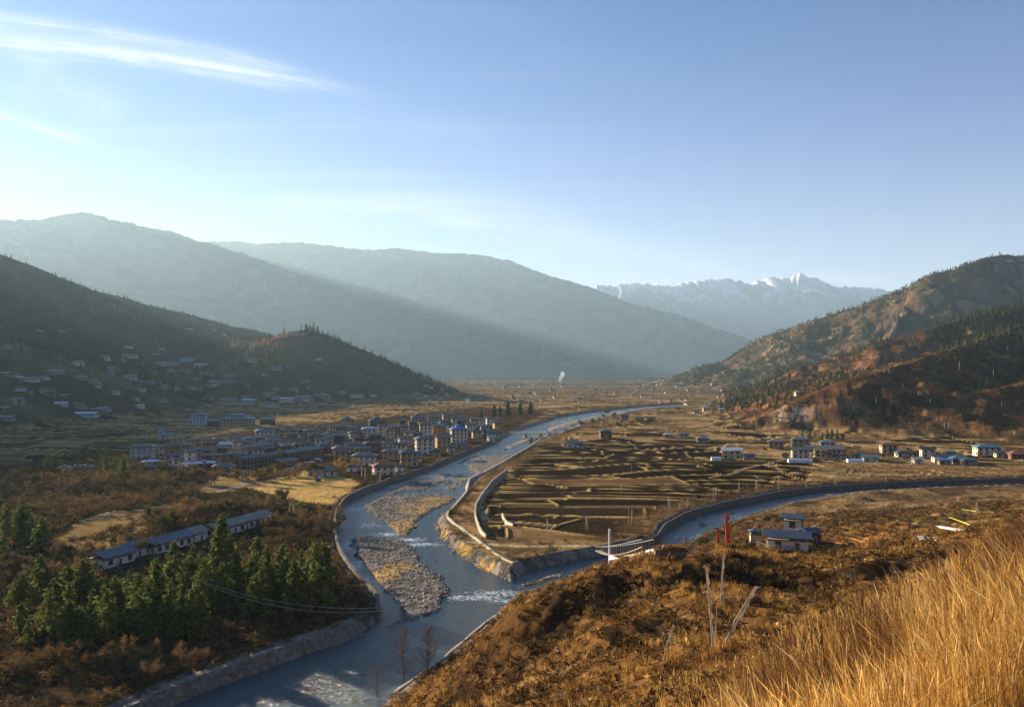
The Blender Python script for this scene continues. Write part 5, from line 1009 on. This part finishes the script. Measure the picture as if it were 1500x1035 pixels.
# ---------------------------------------------------------------- bridges
g = place_px([(756, 641), (812, 643)])
def bridge(label, A, B, deckm, w=3.0, piers=2):
    A = Vector(A); B = Vector(B); L_ = (B - A).length; e = empty('bridge', A, math.atan2(B.y - A.y, B.x - A.x)); e.rotation_euler[1] = 0; tag(e, label, 'bridge')
    b = MB(); b.box(0, L_, -w / 2, w / 2, -.5, 0); b.build('deck', deckm, e)
    for s in (-1, 1):
        b = MB(); b.box(0, L_, s * w / 2 - .06, s * w / 2 + .06, .95, 1.1)
        for i in range(int(L_ / 2.5)): b.box(i * 2.5, i * 2.5 + .14, s * w / 2 - .07, s * w / 2 + .07, 0, .95)
        b.build('railing', white, e)
    for i in range(piers): xx = L_ * (i + 1) / (piers + 1); b = MB(); b.box(xx - .8, xx + .8, -w / 2 - .4, w / 2 + .4, -6, -.5); b.build('pier', stone, e)
bq = on_plane([748, 815], [640, 640], 0)
bridge('low dark road bridge crossing the river above the town', (bq[0][0], bq[0][1], 4.6), (bq[1][0], bq[1][1], 4.6), conc, 5, 2)
# suspension footbridge at the knoll
nb = place_px([(958, 816)], 100)[0]; fb = on_plane([876], [812], 3)[0]
A = Vector((nb[0], nb[1] + 6, nb[2] + .5)); T1 = at_dist(893, 824, 222); 
e = empty('footbridge', (fb[0], fb[1], 4.5), 0); tag(e, 'cable footbridge with white pylon behind the knoll', 'footbridge', None); O = Vector((fb[0], fb[1], 4.5)); B = Vector((A.x - O.x, A.y - O.y, A.z - O.z)); n_ = 24
sag = lambda t, s: -s * 4 * t * (1 - t)
side = Vector((-B.y, B.x, 0)).normalized() * 1.0
b = MB()
for i in range(n_):
    t0, t1 = i / n_, (i + 1) / n_; p0 = B * t0 + Vector((0, 0, sag(t0, 1.5))); p1 = B * t1 + Vector((0, 0, sag(t1, 1.5)))
    V = [p0 - side, p0 + side, p1 + side, p1 - side]; b.add([tuple(v) for v in V] + [tuple(v - Vector((0, 0, .15))) for v in V], [(0, 1, 2, 3)[::-1], (4, 5, 6, 7), (0, 4, 5, 1), (2, 6, 7, 3), (1, 5, 6, 2), (3, 7, 4, 0)])
b.build('deck', mat('deck_boards', (.30, .24, .18), var=.2), e)
for s in (-1, 1):
    b = MB(); b.tube([B * (i / n_) + side * s + Vector((0, 0, 1.2 + sag(i / n_, .4))) for i in range(n_ + 1)], .06, 4)
    for i in range(n_ + 1): q0 = B * (i / n_) + side * s; b.tube([q0 + Vector((0, 0, sag(i / n_, 1.5))), q0 + Vector((0, 0, 1.2 + sag(i / n_, .4)))], .03, 3)
    b.build('cable', mat('grey_metal', (.35, .35, .36), rough=.5), e)
b = MB(); pz = Vector((T1[0], T1[1], 0)) - Vector((O.x, O.y, 0))
b.tube([(pz.x, pz.y, -3), (pz.x, pz.y, T1[2] - O.z + 9.4)], [.34, .26], 8); b.build('pylon', white, e)
# white parapet and hut
def gpt(px, py, D): return Vector(at_dist(px, py, D))
a1, a2 = gpt(893, 822, 205), gpt(961, 813, 178); e = empty('parapet', a1); tag(e, 'long white parapet leading from the pylon to the stone hut', 'parapet'); d_ = a2 - a1
b = MB(); n2_ = Vector((-d_.y, d_.x, 0)).normalized() * .25
V = [Vector((0, 0, 0)) - n2_, n2_, d_ + n2_, d_ - n2_]; b.add([tuple(v + Vector((0, 0, .4))) for v in V] + [tuple(v + Vector((0, 0, 1.5))) for v in V], [(3, 2, 1, 0), (4, 5, 6, 7), (0, 1, 5, 4), (1, 2, 6, 5), (2, 3, 7, 6), (3, 0, 4, 7)]); b.build('rail_wall', white, e)
for i in range(9): q0 = d_ * (i / 8.0); b = MB(); b.box(q0.x - .15, q0.x + .15, q0.y - .15, q0.y + .15, q0.z - 6, q0.z + .4); b.build('post', white, e)
q = place_px([(982, 819)], 100)[0]; e = empty('stone_hut', tuple(q), R(-6)); e.scale = (.78, .78, .82); tag(e, 'pinkish stone hut with brush heaped on its flat roof', 'hut')
b = MB(); b.box(-3.2, -.25, -1.5, 1.5, -1, 2.0); b.box(.05, 3.2, -1.4, 1.6, -1, 1.9); b.build('wall', mat('pink_stone', (.34, .20, .16), rough=.95, var=.4, vscale=2.5, bump=.2, bscale=3), e)
b = MB(); b.box(-3.5, 3.5, -1.8, 1.9, 2.02, 2.18); b.build('roof', timber, e)
V_, F_, c_ = bush_proto(5, 500, (.34, .19, .07), .35); mesh_obj('brush_heap', V_ * (3.3, 1.6, 1.5) + (0, 0, 2.1), F_, twigm, e, col=c_)
# ---------------------------------------------------------------- poles, flags, wires
polem = mat('pole_wood', (.42, .36, .28), rough=.9, var=.2); flagw = mat('flag_white', (.72, .67, .57), rough=.9, var=.3, vscale=2, trans=.3); flagr = mat('flag_red', (.62, .09, .035), rough=.9, var=.25, vscale=1.5, trans=.3); flagb = mat('flag_blue', (.06, .10, .32), rough=.9, var=.2, trans=.3)
def flagpole(q, h, lab, fm=flagw, fw=.45, f0=.15, lean=(0, 0), r=.06, group=None, tatter=0.0, cat='prayer flag', wire=False):
    e = empty('prayer_flag' if fm else 'wooden_pole', tuple(q)); tag(e, lab, cat, group); L_ = Vector((lean[0], lean[1], 1)) * h
    b = MB(); b.tube([(0, 0, -.4), L_ * .5 + Vector((lean[0], lean[1], 0)) * -.04 * h, L_], [r, r * .85, r * .5], 6); b.build('pole', polem, e)
    if fm:
        n_ = 26; V = []; F_ = []; ph = rng.random() * 6
        for i in range(n_ + 1):
            t = f0 + (1 - f0) * i / n_; c_ = L_ * t; wv = fw * (1 + .25 * math.sin(i * 1.3 + ph)) * (1 - tatter * 1.55 * rng.random() * (1 if tatter else 0)); a = .5 + .35 * math.sin(i * .5 + ph); V += [tuple(c_ + Vector((r * .8, 0, 0))), tuple(c_ + Vector((math.cos(a) * wv + r, -math.sin(a) * wv * .5, -.05)))]
        F_ = [(2 * i, 2 * i + 1, 2 * i + 3, 2 * i + 2) for i in range(n_)]
        o = mesh_obj('flag', V, F_, fm, e); sm = o.modifiers.new('thickness', 'SOLIDIFY'); sm.thickness = .012
    return e
fl = [(861, 777, 22), (858, 776, 20), (801, 785, 26), (921, 767, 22), (925, 767, 20), (979, 748, 20), (982, 748, 18), (995, 747, 10), (1007, 744, 14), (1045, 731, 18), (1048, 731, 18), (1107, 720, 16), (1110, 720, 16), (1082, 720, 14), (1141, 717, 20), (1181, 714, 18), (1225, 710, 22), (1090, 691, 8), (925, 689, 9), (851, 687, 8), (910, 721, 10), (1275, 686, 12), (1332, 686, 12), (1298, 706, 10)]
g = place_px(fl); fl2 = sorted(range(len(fl)), key=lambda i: fl[i][0])
for k, i in enumerate(fl2):
    q = g[i]; flagpole(q, fl[i][2] / FPX * q[1], f'thin pole with narrow flag in the dark fields, {numeral(k)} from left' , flagw if i % 3 else None, .35, .35, r=.09, group='thin poles standing in the fields')
for (a, b_, h_, lab) in ((423, 761, 26, 'tall white pole beside the yellow green tree, left of its pair'), (429, 761, 22, 'tall white pole beside the yellow green tree, right of its pair'), (529, 702, 20, 'white flag pole on the meadow edge by the river wall'), (534, 702, 18, 'shorter white flag pole on the meadow edge by river wall'), (556, 706, 14, 'white post before the red roofed white house'), (378, 760, 14, 'leaning white flag at the far end of the blue roofed row'), (1430, 749, 14, 'white pole at the corner of the sports ground')):
    q = place_px([(a, b_)])[0]; flagpole(q, h_ / FPX * q[1], lab, flagw, .5, .05, r=.10, group='white poles of the valley floor')
for i, (a, b_, h_) in enumerate([(1418, 491, 13), (1413, 507, 9), (1405, 542, 13), (1455, 552, 10), (1302, 546, 6), (1295, 546, 6), (1345, 579, 7), (1362, 590, 6), (1283, 590, 8), (1193, 630, 10), (1214, 626, 7), (1383, 628, 10), (1389, 628, 9), (1467, 595, 7), (1322, 568, 7), (1250, 600, 6)]):
    q = place_px([(a, b_)])[0]; flagpole(q, h_ / FPX * q[1], 'white prayer flag on the right hillside', flagw, .8, .05, r=.11, group='white prayer flags on the right hillside')['label'] = f'white prayer flag on the right hillside, {("high among the pines", "just below the highest", "above the dark hollow", "right of the dark hollow", "on the brown crest, right", "on the brown crest, left", "in the dark hollow", "low in the dark hollow", "at the left of the hollow", "above the village conifers", "beside the village conifers", "low right pair, left", "low right pair, right", "far right middle slope", "left part of dark hollow", "above the cliff")[i]}'
g = place_px([(1064, 800), (1050, 800), (1092, 802)], 100)
flagpole(g[0], 48 / FPX * g[0][1], 'tall red prayer flag above the side river', flagr, 1.1, .08, (-.04, 0), r=.07, group='coloured prayer flags by the farm'); flagpole(g[1], 25 / FPX * g[1][1], 'short red prayer flag left of the tall one', flagr, .9, .05, (-.02, 0), r=.06, group='coloured prayer flags by the farm'); flagpole(g[2], 13 / FPX * g[2][1], 'small blue prayer flag in front of the shrine hut', flagb, .6, .1, r=.05, group='coloured prayer flags by the farm')
g = [at_dist(1045, 968, 62), at_dist(1055, 892, 95), at_dist(1053, 966, 61), at_dist(969, 978, 64), at_dist(982, 968, 64), at_dist(1047, 955, 63)]
for q in g: q[2] = float(H(np.array([q[0]]), np.array([q[1]]))[0])
flagpole(g[0], 6.6, 'tattered pale prayer flag on a bent pole before the knoll', flagw, .24, .0, (-.085, 0), r=.045, tatter=.5, group='tattered prayer flags before the knoll')
flagpole(g[1], 6.1, 'straight narrow white prayer flag leaning slightly right', flagw, .22, .03, (.07, 0), r=.05, tatter=.3, group='tattered prayer flags before the knoll')
flagpole(g[2], 4.9, 'pale prayer flag leaning far over to the right', flagw, .24, .15, (.58, 0), r=.045, tatter=.4, group='tattered prayer flags before the knoll')
flagpole(g[3], 3.1, 'short leaning pole with torn flag at the left', flagw, .16, .55, (.30, 0), r=.03, tatter=.6, group='tattered prayer flags before the knoll')
flagpole(g[4], 2.6, 'thin upright stick with a shred of cloth at the left', flagw, .12, .7, (.06, 0), r=.025, tatter=.6, group='tattered prayer flags before the knoll')
flagpole(g[5], 3.6, 'bare thin stick between the two tall tattered flags', None, lean=(.06, 0), r=.03, cat='pole')
def wire(label, p0, p1, sag_, r=.05, name='power_line'):
    p0 = Vector(p0); p1 = Vector(p1); b = MB(); n_ = 20; b.tube([p0.lerp(p1, i / n_) - p0 + Vector((0, 0, -sag_ * 4 * (i / n_) * (1 - i / n_))) for i in range(n_ + 1)], r, 4); o = b.build(name, mat('wire', (.45, .42, .36), rough=.5, var=.05)); o.location = p0; return tag(o, label, 'cable')
wire('upper power line crossing the pine stand to the bank', at_dist(300, 852, 190), at_dist(565, 889, 178), 2.2, .045); wire('lower power line crossing the pine stand to the bank', at_dist(280, 845, 196), at_dist(565, 893, 180), 3.4, .045)
wire('pale cable falling from the footbridge pylon to the river', Vector(at_dist(893, 815, 222)), Vector(at_dist(748, 866, 205)), .8, .06); wire('second pale cable falling from the pylon, just below the first', Vector(at_dist(893, 820, 222)), Vector(at_dist(748, 870, 205)), .8, .06)
# fence before the farmhouse
fe_ = place_px([(1108, 800), (1130, 806), (1150, 808), (1170, 808), (1190, 805)]); e = empty('fence', tuple(fe_[0])); tag(e, 'grey stick fence in front of the farmhouse', 'fence'); O = fe_[0]
for i in range(34):
    t = i / 33 * 4; k = min(3, int(t)); q0 = fe_[k] + (fe_[k + 1] - fe_[k]) * (t - k) - O; b = MB(); b.tube([(q0[0], q0[1], -.3 + q0[2]), (q0[0] + .05 * rng.normal(), q0[1], q0[2] + 1.5 + .3 * rng.random())], .05, 4); b.build('post', polem, e)
for zz in (.5, 1.2): b = MB(); b.tube([tuple(f_ - O + (0, 0, zz)) for f_ in fe_], .035, 4); b.build('rail', polem, e)
# sports ground tapes, white sheet, pile of white sacks
ylw = mat('yellow_tape', (.62, .66, .06), rough=.6, var=.1)
for (pts, lab) in (([(1360, 766), (1391, 762), (1421, 777)], 'long yellow green tape bent round the sports ground'), ([(1409, 750), (1430, 753)], 'short yellow tape at the far corner of the sports ground')):
    gq = place_px(pts); b = MB(); b.tube([tuple(q_ - gq[0] + (0, 0, 1.0)) for q_ in gq], .07, 5); o = b.build('boundary_tape', ylw); o.location = gq[0]; tag(o, lab, 'tape')
gq = place_px([(1376, 772), (1416, 780)]); d_ = gq[1] - gq[0]; b = MB(); n__ = np.array([-d_[1], d_[0], 0]); n__ = n__ / np.linalg.norm(n__) * .9
V = [-n__, n__, d_ + n__, d_ - n__]; b.add([v + (0, 0, .05) for v in V] + [v + (0, 0, .45) for v in V], [(3, 2, 1, 0), (4, 5, 6, 7), (0, 1, 5, 4), (1, 2, 6, 5), (2, 3, 7, 6), (3, 0, 4, 7)]); o = b.build('roofing_sheet', white); o.location = gq[0]; tag(o, 'long white sheet lying beside the sports ground', 'sheet')
for i in range(34):
    a, b_ = rng.uniform(1346, 1373), rng.uniform(786, 793); q = pick([a], [b_])[0]; bb = MB(); V_, F_, _ = pebble(); bb.add(V_ * (.45, .4, .4), [tuple(f) for f in F_]); o = bb.build('white_rock', white) if i == 0 else None
    if i == 0: wr = o
    else: o = wr.copy(); COL.objects.link(o)
    o.location = tuple(q + (0, 0, .15)); o.rotation_euler = (0, 0, rng.random() * 6); o.scale = [float(rng.uniform(.5, 1.3))] * 3; tag(o, 'white rock in the pile below the sports ground', 'rock', 'white rocks in a pile')
# chortens
for (a, b_, lab) in ((516, 597, 'white chorten on the tan fields, left of its pair'), (519, 597, 'white chorten on the tan fields, right of its pair')):
    q = place_px([(a, b_)])[0]; e = empty('chorten', tuple(q)); tag(e, lab, 'shrine', 'white chortens on the fields'); b = MB(); b.box(-1.6, 1.6, -1.6, 1.6, -.5, 1.4); b.box(-1.2, 1.2, -1.2, 1.2, 1.4, 5.2); b.build('body', white, e); b = MB(); b.box(-1.5, 1.5, -1.5, 1.5, 5.2, 5.5); b.tube([(0, 0, 5.5), (0, 0, 7.4)], [.5, .05]); b.build('spire', rmat['brown'], e)
# ---------------------------------------------------------------- vehicles
tyre = mat('tyre', (.02, .02, .02), rough=.9)
def car_parts(L_, h, cab0, cab1):
    b = MB(); W_ = .88; pr = [(-L_ / 2, .35), (-L_ / 2, .85), (cab0 - .5, .95), (cab1 + .9, .92), (L_ / 2 - .1, .75), (L_ / 2, .35)]; V = [(x_, s * W_, z_) for s in (-1, 1) for x_, z_ in pr]; n_ = len(pr)
    b.add(V, [tuple(range(n_)), tuple(range(n_, 2 * n_))[::-1]] + [(i, i + n_, (i + 1) % n_ + n_, (i + 1) % n_) for i in range(n_)])
    g_ = MB(); q = [(cab0 - .35, .93), (cab0 + .15, h), (cab1, h), (cab1 + .7, .9)]; V = [(x_, s * (W_ - .08 - (.1 if z_ > 1 else 0)), z_) for s in (-1, 1) for x_, z_ in q]
    g_.add(V, [(0, 1, 2, 3), (7, 6, 5, 4)] + [(i, i + 4, (i + 1) % 4 + 4, (i + 1) % 4) for i in range(4)]); b.box(cab0 + .12, cab1 + .03, -W_ + .17, W_ - .17, h + .003, h + .06)
    w_ = MB(); w_.tube([(0, -.1, 0), (0, .1, 0)], .33, 12)
    r = []
    for nme, m_, mm_ in (('body', b, mat('car_paint', (.6, .6, .6), rough=.3, var=.03, spec=.5)), ('glasshouse', g_, glassm), ('wheel', w_, tyre)):
        o = m_.build(nme, mm_); r.append(o.data); bpy.data.objects.remove(o)
    return r
CARM = [car_parts(4.3, 1.5, -1.3, .6), car_parts(4.6, 1.9, -1.9, .8)]
CC = [('white', (.7, .7, .7)), ('silver', (.42, .43, .45)), ('blue', (.05, .12, .36)), ('dark', (.04, .04, .045)), ('red', (.4, .04, .03))]; cm = {n_: mat('paint_' + n_, c_, rough=.3, var=.04, spec=.5) for n_, c_ in CC}
cs = [(420 + 3.2 * i + (i % 3), 690 - .38 * 3.2 * i + (i % 4) * 1.3) for i in range(20)] + [(88 + 7.5 * i, 686 - .3 * i) for i in range(7)] + [(330 + 9 * i, 697 - i) for i in range(5)]
g = place_px(cs); carl = []
for i, q in enumerate(g):
    cn = CC[(i * 7 + i // 3) % 5 if i < 20 else (0 if i < 27 else i % 4)][0]; me = CARM[i % 2]; e = empty('parked_car', tuple(q), rng.uniform(-.3, .3) + (1.4 if i % 3 else .2)); zn = 'on the town car park' if i < 20 else ('at the edge of the shaded fields' if i < 27 else 'on the lane below the arcade')
    tag(e, None, 'car', 'cars parked around the town'); pending2 = (f'{cn} car parked {zn}', q, e); carl.append(pending2)
    o = child('body', me[0], e); o.material_slots[0].link = 'OBJECT'; o.material_slots[0].material = cm[cn]; child('windows', me[1], e)
    for sx in (-1.35, 1.35):
        for sy in (-.8, .8): child('wheel', me[2], e, (sx, sy, .33))
pending.clear(); pending += carl; resolve()
# ---------------------------------------------------------------- smoke
sm = bpy.data.materials.new('smoke'); sm.use_nodes = True; t = sm.node_tree; t.nodes.remove(t.nodes['Principled BSDF']); pv = t.nodes.new('ShaderNodeVolumePrincipled'); pv.inputs['Color'].default_value = (.95, .95, .95, 1); pv.inputs['Density'].default_value = .035; t.links.new(pv.outputs[0], t.nodes['Material Output'].inputs['Volume'])
def puffs(lab, base, items):
    b = bmesh.new()
    for (dx, dz, r) in items:
        m_ = bmesh.ops.create_icosphere(b, subdivisions=3, radius=r)
        for v in m_['verts']: n_ = v.co.normalized(); k = .75 + .6 * float(vn(np.array([n_.x * 2.3 + dx]), np.array([n_.z * 2.3 + n_.y + dz]), 3)[0]); v.co = v.co * k + Vector((dx, 0, dz))
    me = bpy.data.meshes.new('smoke_plume'); b.to_mesh(me); b.free(); me.materials.append(sm); o = bpy.data.objects.new('smoke_plume', me); COL.objects.link(o); o.location = base; tag(o, lab, 'smoke', None, 'stuff')
puffs('white smoke plume rising from the far valley floor', at_dist(822, 558, 4200), [(-5, 8, 9), (1, 22, 11), (9, 36, 13), (-8, 16, 6)])
# ---- make repeated tree labels point out single trees where an order can be seen
def order_labels():
    g = {}
    for o in COL.objects:
        if o.parent is None and o.get('category') in ('tree', 'pine', 'conifer'): g.setdefault(o['label'], []).append(o)
    for L_, v in g.items():
        if 1 < len(v) <= 26:
            v.sort(key=lambda o: visible_px(*o.location)[0])
            for k, o in enumerate(v): o['label'] = L_ + f', {numeral(k)} from left'
order_labels()
# ---------------------------------------------------------------- haze
hz = bpy.data.materials.new('haze_air'); hz.use_nodes = True; t = hz.node_tree; t.nodes.remove(t.nodes['Principled BSDF'])
pv = t.nodes.new('ShaderNodeVolumePrincipled'); pv.inputs['Color'].default_value = (.52, .74, .93, 1); pv.inputs['Density'].default_value = 3.4e-5; pv.inputs['Anisotropy'].default_value = .30
t.links.new(pv.outputs[0], t.nodes['Material Output'].inputs['Volume'])
bx = [(-1, -1), (1, -1), (1, 1), (-1, 1)]
hv = [(a * 32000, b * 32000, z_) for z_ in (-3, 2760) for a, b in bx]
hazeo = mesh_obj('haze', hv, [(3, 2, 1, 0), (4, 5, 6, 7), (0, 1, 5, 4), (1, 2, 6, 5), (2, 3, 7, 6), (3, 0, 4, 7)], hz); tag(hazeo, 'thin blue haze filling the valley air', None, None, 'stuff')
